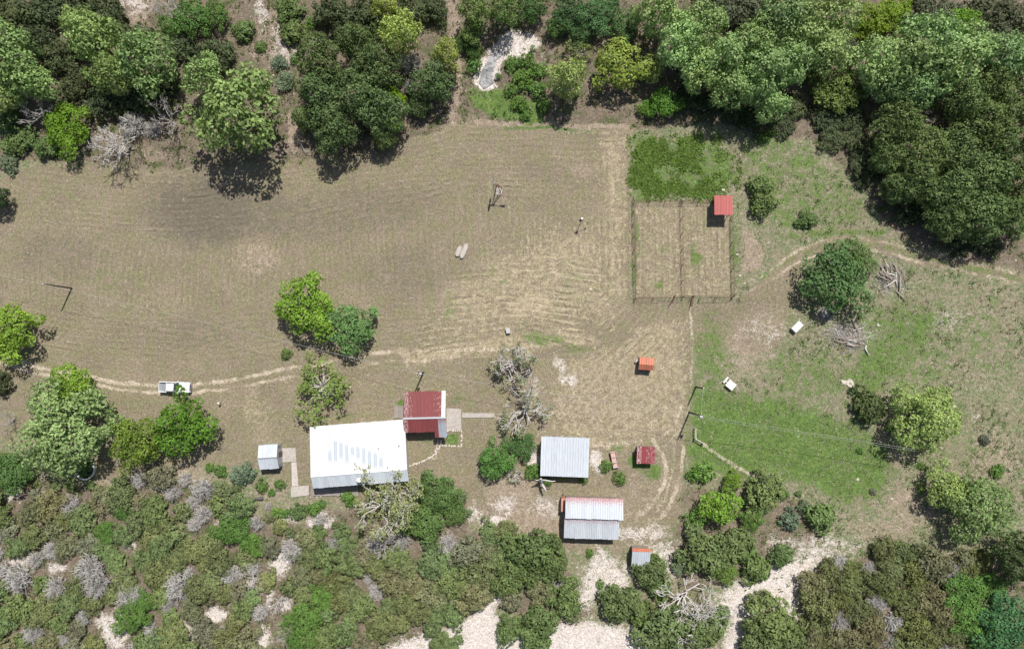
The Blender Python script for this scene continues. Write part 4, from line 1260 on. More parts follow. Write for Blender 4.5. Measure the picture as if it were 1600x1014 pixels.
# red roofed wing
c, ang, ln = frame_of([((632, 612), (696, 610.5), 2.9), ((631, 653.5), (696.5, 652.5), 4.0), ((632, 676), (697, 674), 3.2)])
root = thing('red_roofed_wing', c, ang, 'red metal roofed wing with silver worn right edge above white house', 'house')
u0, u1 = (ln[0][0]+ln[1][0])/2, (ln[0][1]+ln[1][1])/2
vT, vR, vB = ln[0][2], ln[1][2], ln[2][2]
slope(root, u0, u1, vR+.02, 4.0, vT, 2.9, M_RED_ROOF, 10, 3, lambda i: (2, 2, (.60 if i in (0, 9) else .50 if i in (1, 8) else .46 if i == 7 else .37), 1), jit=.04,
      mats=lambda i: M_GALV if i == 9 else M_RED_ROOF)
slope(root, u0-.1, u1-1.98, vR-.02, 4.0, vB, 3.2, M_RED_ROOF, 7, 3, lambda i: (2, 2, .62 if i == 0 else .22, 1), seed=3)
slope(root, u1-1.97, u1+.05, vR-.02, 4.0, vB-.95, 2.75, M_GALV_WORN, 3, 3, lambda i: (2, 2, .3, 1), seed=4, mats=lambda i: M_RED_ROOF if i == 0 else M_GALV_WORN)
MB().box(u0-.1, u1+.08, vR-.14, vR+.14, 4.05, 4.09).build('ridge_cap', M_GALV, root)
house(root, u0, u1-.4, [(vT, 2.9), (vR, 4.0), (vB, 3.2)], M_WALLW, .35, ('u1', vT-2.6, .95, 2.0))
for k in range(3): MB().box(u0+1+k*2, u0+2+k*2, vT-.35+.004, vT-.31, 1.0, 2.0).build('window', M_DOOR, root)
for x in (u1-1.8, u1-.1): MB().tube([(x, vB-.8, -.1), (x, vB-.8, 2.75)], .06, 6).build('porch_post', M_WALLW, root)
# tin shed
c, ang, ln = frame_of([((402.5, 695.5), (434.5, 693.5), 2.3), ((401, 716.5), (433, 714.5), 3.0), ((406.5, 733.5), (437.5, 731.5), 2.2)])
root = thing('tin_shed', c, ang, 'small tin shed with pitched grey roof at end of concrete walk', 'shed')
W = 3.3
slope(root, -W/2, W/2, ln[1][2]+.01, 3.0, ln[0][2], 2.3, M_GALV, 4, 3)
slope(root, -W/2, W/2, ln[1][2]-.01, 3.0, ln[2][2], 2.2, M_GALV, 4, 3, seed=5)
house(root, -W/2, W/2, [(ln[0][2], 2.3), (ln[1][2], 3.0), (ln[2][2], 2.2)], M_TINWALL, .12, ('u1', 0.2, .9, 1.9))
MB().box(-W/2, W/2, ln[1][2]-.09, ln[1][2]+.09, 3.052, 3.08).build('ridge_cap', M_STEEL, root)
for v in (ln[0][2]-.5, ln[2][2]+.5): MB().tube([(W/2-.1, v, 1.9), (W/2+.35, v, 2.1)], .05, 5).build('bracket', M_BLACK, root)
# pale blue roofed shed
c, ang, ln = frame_of([((846, 682), (920.5, 683.5), 3.3), ((844, 742.5), (920, 746.5), 2.7)])
root = thing('machine_shed', c, ang, 'square shed with pale blue ribbed metal roof', 'shed')
u0, u1 = (ln[0][0]+ln[1][0])/2, (ln[0][1]+ln[1][1])/2
slope(root, u0, u1, ln[0][2], 3.3, ln[1][2], 2.7, M_GALV, 9, 2, lambda i: (2, 2, .1 if i else .3, 1), jit=.01)
house(root, u0, u1, [(ln[0][2], 3.3), (ln[1][2], 2.7)], M_TINWALL, .3, ('bottom', .5, 2.4, 2.2))
# tin roofed barn
c, ang, ln = frame_of([((883.5, 776), (973.5, 779), 3.1), ((882, 808.5), (972.5, 811), 3.9), ((881, 840), (966.5, 843), 2.7)])
root = thing('barn', c, ang, 'two level tin roofed barn with red rust stains', 'barn')
slope(root, ln[0][0], ln[0][1], ln[0][2], 3.25, ln[1][2]-.1, 4.0, M_GALV_WORN, 11, 3, lambda i: (2, 2, .05+(.32 if i < 1 else 0), 1), jit=.04)
slope(root, ln[2][0], ln[2][1], ln[1][2]+.1, 3.62, ln[2][2], 2.7, M_GALV_LOW, 10, 3, lambda i: (2, 2, .3, 1), seed=6, jit=.04)
house(root, ln[2][0], ln[2][1], [(ln[0][2], 3.2), (ln[1][2], 3.6), (ln[2][2], 2.7)], M_PLANK, .3, ('u1', 1.0, 1.6, 2.2))
w = MB()
w.box(ln[0][0]-.62, ln[0][0]-.02, ln[0][2]-2.7, ln[0][2]-.5, -.05, 1.9)
w.build('rusty_lean_to', M_ORANGE, root)
MB().tube([(ln[0][0]-.3, ln[0][2]-.1, 0), (ln[0][0]-.3, ln[0][2]-.1, 2.4)], .06, 6).build('post', M_RUST, root)
MB().tube([(ln[0][1], ln[1][2]+.55, 2.9), (ln[0][1]+.45, ln[1][2]+.5, 2.9)], .05, 6).build('beam_end', M_WALLW, root)
# outhouse
c, ang, ln = frame_of([((986.5, 855.5), (1016.5, 857.5), 2.3), ((989.5, 861.5), (1016, 862), 2.8), ((987.5, 884), (1014, 885), 2.0)])
root = thing('outhouse', c, ang, 'small outhouse with rusty ridge and pale tin slope under juniper', 'shed')
W = 3.0
slope(root, -W/2, W/2, ln[1][2]+.01, 2.8, ln[0][2], 2.35, M_ORANGE, 3, 3)
slope(root, -W/2, W/2, ln[1][2]-.01, 2.8, ln[2][2], 1.9, M_GALV, 3, 3)
house(root, -W/2, W/2, [(ln[0][2], 2.35), (ln[1][2], 2.8), (ln[2][2], 1.9)], M_PLANK, .12, ('u0', 0, .8, 1.7))
# maroon roofed shed
c, ang, ln = frame_of([((995.5, 697), (1024, 698), 2.2), ((996, 724), (1025, 724.5), 1.8)])
root = thing('garden_shed', c, ang, 'small shed with maroon flaking metal roof beside the farm track', 'shed')
u0, u1 = ln[0][0], ln[0][1]
slope(root, u0, u1, ln[0][2], 2.2, ln[1][2], 1.85, M_MAROON, 4, 3, lambda i: (2, 2, (.60, .22, .50, .52)[i], 1))
house(root, u0, u1, [(ln[0][2], 2.2), (ln[1][2], 1.85)], M_PLANK, .2, ('bottom', 0, .8, 1.6))
# orange shed
c, ang, ln = frame_of([((999.5, 557.5), (1022, 559.5), 1.7), ((999, 569), (1021.5, 571), 2.2), ((998, 576.5), (1020.5, 579.5), 1.6)])
root = thing('pump_house', c, ang, 'tiny shed with orange pitched roof alone on mown grass', 'shed')
W = 2.45
slope(root, -W/2, W/2, ln[1][2]+.01, 2.2, ln[0][2], 1.75, M_ORANGE, 3, 2)
slope(root, -W/2, W/2, ln[1][2]-.01, 2.2, ln[2][2], 1.65, M_ORANGE, 3, 2, seed=8)
house(root, -W/2, W/2, [(ln[0][2], 1.75), (ln[1][2], 2.2), (ln[2][2], 1.65)], M_PLANK, .12, ('u0', .2, .7, 1.4))
MB().box(-W/2-.45, -W/2-.02, .35, .6, .9, 1.0).build('shelf', M_WALLW, root)
# red pen shelter
c, ang, ln = frame_of([((1116, 305.5), (1144.5, 306), 2.5), ((1118.5, 335.5), (1146, 336), 2.9)])
root = thing('pen_shelter', c, ang, 'red metal roofed open shelter at the corner of the pens', 'shelter')
u0, u1 = ln[0][0], ln[0][1]
slope(root, u0, u1, ln[0][2], 2.5, ln[1][2], 2.8, M_RED_NEW, 4, 3, lambda i: (2, 2, .28, 1))
for u in (u0+.25, u1-.25):
    for v, z in ((ln[0][2]-.25, 2.42), (ln[1][2]+.25, 2.7)):
        MB().tube([(u, v, -.1), (u, v, z)], .06, 6).build('post', M_RUST, root)
for v, z in ((ln[0][2]-.25, 2.44), (ln[1][2]+.25, 2.72)): MB().box(u0+.1, u1-.1, v-.05, v+.05, z-.12, z).build('beam', M_PLANK, root)
MB().box(u0+.2, u1-.2, ln[0][2]-.3, ln[0][2]-.22, 0, 2.3).build('back_wall', M_TINWALL, root)

# ------------------------------------------------------------------ slabs, decks and stone edging
rs = random.Random(8)


def slab(name, pts, z, m, label, cat, thick=.12):
    P = [at(*p) for p in pts]
    n = len(P)
    b_ = MB()
    b_.add([(p.x, p.y, z-thick) for p in P]+[(p.x, p.y, z) for p in P], [tuple(range(n)), tuple(range(2*n-1, n-1, -1))]+[(i, i+n, (i+1) % n+n, (i+1) % n) for i in range(n)])
    o = b_.build(name, m)
    import bmesh
    bm = bmesh.new()
    bm.from_mesh(o.data)
    bmesh.ops.recalc_face_normals(bm, faces=bm.faces)
    bm.to_mesh(o.data)
    bm.free()
    if label: tag(o, label, cat)
    return o


slab('concrete_pad', [(441, 700), (462, 699.5), (463, 721), (442, 722)], .11, M_CONC, 'square concrete pad beside the tin shed', 'pad', .2)
slab('concrete_walk', [(455.5, 722), (463.5, 721.6), (466.5, 758.6), (456.5, 759.4)], .10, M_CONC, 'narrow concrete walk joining tin shed pad and patio', 'walk', .2)
slab('concrete_patio', [(455, 760), (482.5, 758), (483, 773), (455, 777)], .115, M_CONC, 'concrete patio at lower left corner of white house', 'patio', .2)
slab('concrete_porch', [(697.5, 637.5), (720.5, 639), (721, 671.5), (698, 671.5)], .12, M_CONC, 'concrete porch slab right of the red roofed wing', 'porch', .2)
slab('concrete_path', [(722, 645), (771.5, 645.5), (771.5, 652), (722, 652.5)], .10, M_CONC, 'straight concrete path leading right from red wing porch', 'path', .2)


def deck(name, x0, x1, y0, y1, n, label, along):
    """boards laid side by side between photo corners"""
    a, b_ = at(x0, y1), at(x1, y0)
    root = thing(name, ((a.x+b_.x)/2, (a.y+b_.y)/2, 0), 0, label, 'deck')
    W_, D_ = b_.x-a.x, b_.y-a.y
    k = (W_ if along == 'y' else D_)/n
    me = (MB().box(-k/2+.012, k/2-.012, -D_/2, D_/2, .22, .27) if along == 'y' else MB().box(-W_/2, W_/2, -k/2+.012, k/2-.012, .22, .27)).mesh('plank', M_DECK)
    for i in range(n):
        t = (i+.5)*k
        o = link('plank', me, root, (t-W_/2, rs.uniform(-.05, .05), rs.uniform(-.01, .01)) if along == 'y' else (rs.uniform(-.05, .05), t-D_/2, rs.uniform(-.01, .01)))
    MB().box(-W_/2+.05, W_/2-.05, -D_/2+.05, D_/2-.05, -.05, .2).build('frame', M_DARKWOOD, root)


deck('wooden_deck', 616.5, 632, 633.5, 653, 10, 'weathered grey plank deck left of the red roofed wing', 'y')
deck('back_deck', 487, 560, 752, 774, 34, 'plank deck running behind the lower eave of white house', 'y')


def stone_mesh(seed):
    r_ = random.Random(seed)
    b_ = MB()
    n = 7
    lo, hi = [], []
    for i in range(n):
        t = 6.283*i/n
        q = r_.uniform(.75, 1.15)
        lo.append((q*math.cos(t), q*math.sin(t)*.8, -.3))
        hi.append((q*.8*math.cos(t), q*.8*math.sin(t)*.8, r_.uniform(.45, .7)))
    b_.add(lo+hi, [tuple(range(n-1, -1, -1)), tuple(range(n, 2*n))]+[(i, (i+1) % n, (i+1) % n+n, i+n) for i in range(n)])
    return b_.mesh('stone', M_STONE)


STONES = [stone_mesh(i) for i in range(6)]


def stone_line(name, pts, label, step=2.6, size=.17, w=.0, cat='stone edging'):
    P = [at(*p) for p in pts]
    root = thing(name, P[0], 0, label, cat)
    for a, b_ in zip(P[:-1], P[1:]):
        L = (b_-a).length
        n = max(1, int(L/(step/PXM)))
        for i in range(n):
            q = a.lerp(b_, (i+rs.uniform(.2, .8))/n)-P[0]+Vector((rs.gauss(0, .05+w), rs.gauss(0, .05+w), 0))
            o = link('stone', rs.choice(STONES), root, (q.x, q.y, rs.uniform(-.02, .05)))
            s = size*rs.uniform(.75, 1.4)
            o.scale = (s, s, s)
            o.rotation_euler = (rs.uniform(-.2, .2), rs.uniform(-.2, .2), rs.uniform(0, 6.28))


stone_line('stone_edging', [(690, 696), (721, 697), (721.5, 673), (699, 672)], 'white stone edging round a small grass plot by the porch', size=.19)
stone_line('stone_path', [(690, 686), (688, 697), (682, 707), (676, 712), (664, 719), (652, 724), (640, 728)], 'curved white stone edging from red wing to white house', 2.2, .19)
stone_line('stone_edging', [(685, 687), (682, 699), (680, 706), (682, 714), (678, 717), (673, 712)], 'small loop of white stones beside the curved edging', 2.4, .16)
stone_line('stone_pile', [(1315, 596), (1322, 599), (1334, 603)], 'white stones heaped in the rough right meadow', 1.4, .26, .12, 'stone pile')
stone_line('stone_row', [(740, 805), (760, 812), (800, 828)], 'pale stones along the gravel bank above the thicket', 3, .2, .35, 'stone row')
stone_line('stone_row', [(480, 777), (540, 770)], 'pale stones along the edge of the back deck', 3.2, .13, .05, 'stone row')
for x, y, r, lb in ((1372, 508, .35, 'single white rock in green grass right of log heap'), (923, 452, .3, 'pale rock in mown hay near pens'), (1152, 398, .3, 'pale rock right of the right pen fence'), (1156, 431, .3, 'pale rock at lower right of the pens'), (1130, 297, .35, 'pale rock above the red shelter'), (1470, 700, .3, 'pale rock right of wire end')):
    p = at(x, y)
    o = link('rock', STONES[2], None, (p.x, p.y, .02))
    o.scale = (r, r, r)
    tag(o, lb, 'rock')

# ------------------------------------------------------------------ pickup truck (facing +x)
def mirror_y(f):
    for s in (-1, 1): f(s)


n = NT('white_car_paint')
M_PAINT = n.finish(n.bsdf((.82, .83, .84), .25, 0, None, .5))
n = NT('car_glass')
M_GLASS = n.finish(n.bsdf((.05, .065, .075), .08, 0, None, .6))
n = NT('lamp_lens')
M_LENS = n.finish(n.bsdf((.75, .75, .72), .15, 0, None, .6))
n = NT('tail_lens')
M_TAIL = n.finish(n.bsdf((.35, .02, .02), .2, 0, None, .6))
p = at(277, 604.5, 0)
truck = thing('pickup_truck', (p.x, p.y, .03), R_(-1.5), 'white pickup truck parked on the track under a bright green tree', 'pickup truck')
L2 = 2.72
b = MB()
hood = [(.95, .55), (2.60, .55), (2.70, .75), (2.66, .98), (2.30, 1.10), (.95, 1.14)]
b.prism(hood, -.90, .90)
b.build('front_body', M_PAINT, truck)
b = MB().box(1.15, 2.45, -.68, .68, 1.095, 1.135)
b.build('hood_panel', M_PAINT, truck)
cab = MB()
lo = [(-1.25, .50), (.948, .50), (.948, 1.14), (-1.25, 1.14)]
cab.prism(lo, -.92, .92)
cab.build('cab_body', M_PAINT, truck)
top = MB()
zr_, zb_ = 1.80, 1.145
gh = [(.90, -.84, zb_), (.90, .84, zb_), (-1.22, .84, zb_), (-1.22, -.84, zb_), (.28, -.66, zr_-.04), (.28, .66, zr_-.04), (-1.06, .66, zr_-.04), (-1.06, -.66, zr_-.04)]
top.add(gh, [(0, 1, 5, 4), (1, 2, 6, 5), (2, 3, 7, 6), (3, 0, 4, 7), (4, 5, 6, 7)])
gl = top.build('cab_glass', M_GLASS, truck)
rf = MB().add([(.30, -.68, zr_-.035), (.30, .68, zr_-.035), (-1.08, .68, zr_-.035), (-1.08, -.68, zr_-.035), (.24, -.60, zr_+.03), (.24, .60, zr_+.03), (-1.0, .60, zr_+.03), (-1.0, -.60, zr_+.03)],
              [(0, 1, 5, 4), (1, 2, 6, 5), (2, 3, 7, 6), (3, 0, 4, 7), (4, 5, 6, 7), (3, 2, 1, 0)])
rf.build('cab_roof', M_PAINT, truck)
for sy in (-1, 1):
    for a, b_ in (((.93, .85*sy, zb_), (.30, .67*sy, zr_-.02)), ((-.15, .85*sy, zb_), (-.15, .67*sy, zr_-.02)), ((-1.24, .85*sy, zb_), (-1.08, .67*sy, zr_-.02))):
        MB().tube([a, b_], .035, 5).build('roof_pillar', M_PAINT, truck)
    MB().box(.70, .88, sy*1.0-.10, sy*1.0+.10, 1.16, 1.32).build('side_mirror', M_PAINT, truck)
    dr = MB().box(-.12, .90, sy*.926-.006, sy*.926+.006, .58, 1.12).build('door', M_PAINT, truck)
    MB().box(-.05, .10, sy*.94-.01, sy*.94+.01, 1.0, 1.04).build('handle', M_BLACK, dr)
    MB().box(2.62, 2.69, sy*.68-.14, sy*.68+.14, .82, .96).build('headlight', M_LENS, truck)
    MB().box(-2.74, -2.70, sy*.82-.06, sy*.82+.06, .72, 1.02).build('tail_light', M_TAIL, truck)
    MB().box(-2.69, -1.27, sy*.86-.07, sy*.86+.07, .55, 1.12).build('bed_side', M_PAINT, truck)
    for x in (1.75, -1.75):
        w = MB().add([], [])
        tyre = MB()
        prof = [(.22, -.11), (.36, -.11), (.39, -.07), (.39, .07), (.36, .11), (.22, .11)]
        tyre.lathe(prof, 18)
        t = tyre.build('wheel', M_BLACK, truck, (x, sy*.82, .39))
        t.rotation_euler = (R_(90), 0, 0)
        MB().lathe([(.05, -.115), (.22, -.112), (.22, .112), (.05, .115)], 12).build('rim', M_STEEL, t)
MB().box(-2.69, -1.27, -.79, .79, .60, .66).build('bed_floor', simple('grey_bed_liner', (.26, .28, .30), .6), truck)
MB().box(-1.33, -1.27, -.79, .79, .66, 1.12).build('bed_front', M_PAINT, truck)
MB().box(-2.73, -2.67, -.79, .79, .60, 1.10).build('tailgate', M_PAINT, truck)
MB().box(2.60, 2.78, -.88, .88, .42, .60).build('front_bumper', M_STEEL, truck)
MB().box(-2.85, -2.72, -.85, .85, .42, .58).build('rear_bumper', M_STEEL, truck)
MB().box(2.66, 2.72, -.5, .5, .66, .92).build('grille', M_BLACK, truck)
MB().box(-2.5, 2.5, -.55, .55, .34, .54).build('chassis', M_BLACK, truck)
for o_ in truck.children:
    if o_.name.split('.')[0] in ('front_body', 'hood_panel', 'cab_body', 'cab_roof', 'bed_side', 'front_bumper', 'tailgate'):
        bv = o_.modifiers.new('bevel', 'BEVEL')
        bv.width = .14 if o_.name.startswith('front_body') else .05 if 'cab' in o_.name else .02
        bv.segments = 3

# ------------------------------------------------------------------ poles and wires
def pole(px, py, h, label, arms=1, can=True, rz=0.0):
    p_ = at(px, py)
    o = thing('utility_pole', (p_.x, p_.y, 0), rz, label, 'utility pole')
    MB().tube([(0, 0, -.2), (0, 0, h*.5), (0, 0, h)], [.16, .14, .11], 8).build('shaft', M_POLE, o)
    if arms:
        MB().box(-.55, .55, -.05, .05, h-.35, h-.25).build('crossarm', M_POLE, o)
        for x in (-.45, .45): MB().lathe([(.05, 0), (.07, .06), (.04, .12), (.06, .17)], 8, (x, 0, h-.25)).build('insulator', M_WHITE, o)
    MB().lathe([(.06, 0), (.09, .06), (.05, .14), (.07, .22)], 8, (0, 0, h)).build('top_insulator', M_WHITE, o)
    if can:
        t = MB().lathe([(.02, 0), (.20, .02), (.21, .1), (.21, .62), (.17, .68), (.05, .70)], 12, (0, -.38, h-1.25)).build('transformer', simple('transformer_grey', (.62, .64, .66), .4, .1), o, None, True)
        for x in (-.07, .07): MB().tube([(x, -.38, h-.57), (x*1.8, -.36, h-.33)], .035, 6).build('bushing', M_STEEL, t)
        MB().box(-.06, .06, -.2, -.08, h-1.1, h-.7).build('bracket', M_STEEL, t)
    return Vector((p_.x, p_.y, h))


q1 = pole(112, 450.5, 7.1, 'dark utility pole in the left part of the mown field', 0, False, .2)
q2 = pole(661.5, 582, 6.0, 'utility pole with grey transformer above the red roofed wing', 1, True, R_(75))
q3 = pole(1077, 644, 8.0, 'utility pole with white transformer where track meets green grass', 1, True, R_(60))
q4 = pole(1087, 604.5, 5.6, 'shorter dark pole above the transformer pole at the track', 0, False)


def wire(a, b_, sag, label, r=.02):
    pts = [a.lerp(b_, t/24)+Vector((0, 0, -sag*4*(t/24)*(1-t/24))) for t in range(25)]
    o = MB().tube(pts, r, 4).build('power_line', M_WIRE)
    tag(o, label, 'wire')


M_WIRE = simple('bare_wire', (.42, .41, .40), .5, .1, 1)
wire(at(-140, 403, 7.3), q1+Vector((0, 0, .2)), .4, 'power wire from the left edge to first field pole')
wire(q1+Vector((0, 0, .2)), q2+Vector((0, 0, .2)), .8, 'long power wire across the field to red wing pole')
wire(q2+Vector((0, 0, .2)), q3+Vector((0, 0, .2)), .7, 'power wire from red wing pole to track side transformer pole')
wire(q3+Vector((0, 0, .2)), at(1430, 702, 7), .6, 'upper power wire from transformer pole over the green meadow', .018)
wire(q3+Vector((0, -.35, -.2)), at(1430, 705, 6.6), .7, 'lower power wire from transformer pole over the green meadow', .016)
wire(q3+Vector((.1, .1, .1)), q4+Vector((0, 0, .15)), .3, 'short slack wire between the two track side poles', .016)
pe = at(1430, 703, 0)

# ------------------------------------------------------------------ windmill
p = at(779, 299)
wm = thing('windmill', (p.x, p.y, 0), R_(-6), 'small farm windmill on a lattice tower in the mown field', 'windmill')
TH = 4.3
feet = [(s, t) for s in (-.55, .55) for t in (-.55, .55)]
for s, t in feet: MB().tube([(s, t, -.1), (s*.12, t*.12, TH)], [.06, .045], 5).build('leg', M_RUST, wm)
for k in (.22, .45, .68):
    e = .55*(1-k*.88)
    z = TH*k
    for a, b_ in (((-e, -e), (e, -e)), ((e, -e), (e, e)), ((e, e), (-e, e)), ((-e, e), (-e, -e))):
        MB().tube([(*a, z), (*b_, z)], .03, 4).build('brace', M_RUST, wm)
MB().box(-.6, .6, -.6, .6, -.1, .06).build('footing', M_CONC, wm)
hd = MB().box(-.35, .3, -.12, .12, TH, TH+.28).build('gearbox', M_RUST, wm)
hub = MB().lathe([(.10, -.1), (.16, 0), (.10, .1)], 10)
ho = hub.build('wheel', M_STEEL, wm, (-.55, 0, TH+.15))
ho.rotation_euler = (0, R_(90), 0)
bl = MB()
bl.add([(.22, -.06, -.05), (.22, .06, .05), (.98, .17, .09), (.98, -.17, -.09), (.22, -.06, -.03), (.22, .06, .07), (.98, .17, .11), (.98, -.17, -.07)], [(0, 1, 2, 3), (7, 6, 5, 4), (0, 4, 5, 1), (2, 6, 7, 3), (1, 5, 6, 2), (0, 3, 7, 4)])
bm_ = bl.mesh('blade', M_STEEL)
for k in range(14):
    o = link('blade', bm_, ho)
    o.rotation_euler = (0, 0, 6.2832*k/14)
MB().tube([(.3, 0, TH+.15), (1.3, 0, TH+.15)], .035, 5).build('tail_boom', simple('pink_primer', (.5, .3, .27), .7), wm)
tv = MB().add([(1.2, -.012, TH-.02), (2.15, -.012, TH-.28), (2.15, -.012, TH+.6), (1.2, -.012, TH+.32), (1.2, .012, TH-.02), (2.15, .012, TH-.28), (2.15, .012, TH+.6), (1.2, .012, TH+.32)], [(0, 1, 2, 3), (7, 6, 5, 4), (0, 4, 5, 1), (1, 5, 6, 2), (2, 6, 7, 3), (3, 7, 4, 0)])
tv.build('tail_vane', M_STEEL, wm)
# slim mast with a dish in the hay
p = at(907.5, 348)
o = thing('yard_mast', (p.x, p.y, 0), 0, 'slim mast with white head and round disc in the hay', 'mast')
MB().tube([(0, 0, -.1), (0, 0, 3.1)], .045, 6).build('shaft', M_RUST, o)
MB().lathe([(.05, 0), (.2, .05), (.24, .2), (.16, .36), (.03, .42)], 10, (0, 0, 3.05)).build('head', M_WHITE, o, None, True)
di = MB().lathe([(.02, -.02), (.40, -.015), (.42, 0), (.40, .015), (.02, .02)], 16).build('disc', M_RUST, o, (-.1, -.1, 2.9))
di.rotation_euler = (R_(50), R_(40), 0)
MB().tube([(0, 0, 2.9), (1.05, -.35, 1.4)], .025, 5).build('arm', M_RUST, o)
MB().box(.95, 1.2, -.45, -.25, 1.25, 1.5).build('counterweight', M_RUST, o)
# split stone trough
p = at(722, 391.5)
o = thing('stone_trough', (p.x, p.y, 0), R_(68), 'pale oblong stone trough split lengthwise lying in the field', 'trough')


def lozenge(x0, x1, w, h, m, nm, y, z0=-.05):
    b_ = MB()
    N_ = 18
    lo, mid, hi = [], [], []
    for i in range(N_):
        t = 6.283*i/N_
        cx, cy = math.cos(t), math.sin(t)
        ex = math.copysign(abs(cx)**.55, cx)*(x1-x0)/2+(x0+x1)/2
        ey = math.copysign(abs(cy)**.8, cy)*w
        j = rs.uniform(.94, 1.05)
        lo.append((ex*j, y+ey*j, z0))
        mid.append((ex*j*.99, y+ey*j*.98, h*.7))
        hi.append((ex*.9, y+ey*.75, h+rs.uniform(-.03, .03)))
    b_.add(lo+mid+hi, [tuple(range(2*N_, 3*N_))]+[(i, (i+1) % N_, (i+1) % N_+N_, i+N_) for i in range(N_)]+[(i+N_, (i+1) % N_+N_, (i+1) % N_+2*N_, i+2*N_) for i in range(N_)])
    return b_.build(nm, m, o)


lozenge(-1.4, 1.45, .46, .46, simple('mottled_stone', (.46, .42, .38), .9, .45, 5, bump=.3), 'stone_half', -.40)
lozenge(-1.45, .65, .44, .40, simple('grey_stone', (.42, .38, .345), .9, .45, 4, bump=.3), 'stone_half', .46)
# white storage chest, white table, stock tank
a = at(1243, 511)
o = thing('storage_chest', (a.x, a.y, 0), R_(45), 'white ribbed lidded chest in the meadow below the log heap', 'chest')
MB().box(-.85, .85, -.48, .48, .05, .85).build('body', M_WHITE, o)
MB().box(-.9, .9, -.53, .53, .853, .95).build('lid', M_WHITE, o)
for k in range(6): MB().box(-.75+k*.28, -.66+k*.28, -.5, .5, .953, .985).build('rib', simple('chest_rib', (.66, .72, .72), .4), o)
a = at(1139.5, 600.5)
o = thing('white_table', (a.x, a.y, 0), R_(-40), 'white square table with attached bench in green grass', 'table')
me = MB().box(-.70, .70, -.085, .085, .74, .79).mesh('plank', M_WHITE)
for k in range(7): link('plank', me, o, (.1, -.57+k*.185, rs.uniform(-.004, .004)))
for sx in (-.45, .6):
    for sy in (-.45, .45): MB().box(sx-.05, sx+.05, sy-.05, sy+.05, 0, .735).build('leg', M_WHITE, o)
bn = MB().box(-1.15, -.88, -.45, .75, .42, .47).build('bench', M_WHITE, o)
for sy in (-.35, .6): MB().box(-1.06, -.98, sy-.04, sy+.04, 0, .415).build('bench_leg', M_WHITE, bn)
MB().box(-.88, -.4, -.05, .05, .36, .41).build('brace', M_WHITE, o)
a = at(137, 733)
o = thing('stock_tank', (a.x, a.y, 0), 0, 'round white stock tank half hidden under the big pale tree', 'tank')
MB().lathe([(1.6, 0), (1.66, .4), (1.66, .75), (1.74, .77), (1.74, .84), (1.52, .84), (1.52, .12), (.02, .10)], 28).build('basin', M_WHITE, o, None, True)
w_ = MB().lathe([(.02, .45), (1.51, .45), (1.51, .455), (.02, .455)], 28).build('water', simple('tank_water', (.02, .03, .025), .1, .1), o)
# rusty trough by the maroon shed
a = at(959.5, 717)
o = thing('feed_trough', (a.x, a.y, 0), R_(-79), 'long rusty pink trough between two bushes near maroon shed', 'trough')
pk = simple('pink_rust_planks', (.50, .34, .30), .8, .3, 4, stretch=(.4, 3, 1))
MB().box(-1.35, 1.35, -.42, .42, .50, .56).build('bottom', pk, o)
for sy in (-.45, .45): MB().box(-1.4, 1.4, sy-.03, sy+.03, .5, .85).build('side', pk, o)
for k in range(4): MB().box(-1.35+k*.88, -1.27+k*.88, -.42, .42, .70, .84).build('slat', M_WALLW, o)
for sx in (-1.2, 1.2):
    for sy in (-.36, .36): MB().box(sx-.05, sx+.05, sy-.05, sy+.05, -.05, .495).build('leg', M_DARKWOOD, o)
# well head box
a = at(794, 517)
o = thing('well_head', (a.x, a.y, 0), .2, 'small grey well head box in the hay above lichen trees', 'well head')
MB().box(-.30, .30, -.4, .4, 0, .65).build('box', M_TINWALL, o)
MB().box(-.34, .34, -.44, .44, .653, .72).build('lid', M_STEEL, o)
MB().tube([(0, .55, 0), (0, .55, .5), (0, .4, .5)], .05, 6).build('pipe', M_STEEL, o)
# broken trunk by the pale blue shed
a = at(846, 752)
o = thing('broken_tree', (a.x, a.y, 0), 0, 'broken bare white tree trunk leaning at the pale blue shed corner', 'dead tree')
MB().tube([(0, 0, -.2), (-.15, .25, 1.2), (-.35, .7, 2.6), (-.1, 1.0, 3.3)], [.34, .28, .22, .15], 8).build('trunk', M_DEAD, o, None, True)
MB().tube([(-.35, .7, 2.6), (.7, .75, 3.2), (1.7, .62, 3.45), (2.3, .7, 3.5)], [.16, .12, .09, .05], 6).build('limb', M_DEAD, o, None, True)
MB().tube([(-.15, .25, 1.3), (.35, -.5, 2.1), (.75, -1.1, 2.4)], [.24, .2, .15], 7).build('limb', M_DEAD, o, None, True)
MB().tube([(-.3, .6, 2.4), (-.9, .7, 3.0), (-1.0, .9, 3.4)], [.14, .1, .05], 6).build('limb', M_DEAD, o, None, True)
a = at(740, 796)
o = MB().tube([(0, 0, -.1), (.02, .05, 1.9)], .06, 6).build('rusty_post', M_RUST, None, a)
tag(o, 'thin rusty post on the bare slope above the gravel', 'post')
a = at(346, 629)
o = thing('white_marker', (a.x, a.y, 0), 0, 'short white marker post right of the pickup tree', 'post')
MB().tube([(0, 0, -.1), (0, 0, 1.0)], .06, 6).build('shaft', M_RUST, o)
MB().box(-.15, .15, -.12, .12, .95, 1.25).build('cap', M_WHITE, o)
# dark stump below the tin shed
a = at(405, 779)
o = thing('charred_stump', (a.x, a.y, 0), .2, 'dark fallen stump lying on bare ground below the tin shed', 'stump')
MB().tube([(-.9, -.1, .12), (-.2, 0, .28), (.45, .05, .30), (.8, .02, .22)], [.06, .18, .36, .28], 8).build('trunk', simple('charred_wood', (.12, .11, .115), .9, .4), o, None, True)
MB().tube([(-.2, 0, .28), (-.6, .35, .35)], [.1, .05], 6).build('branch', M_DARKWOOD, o)
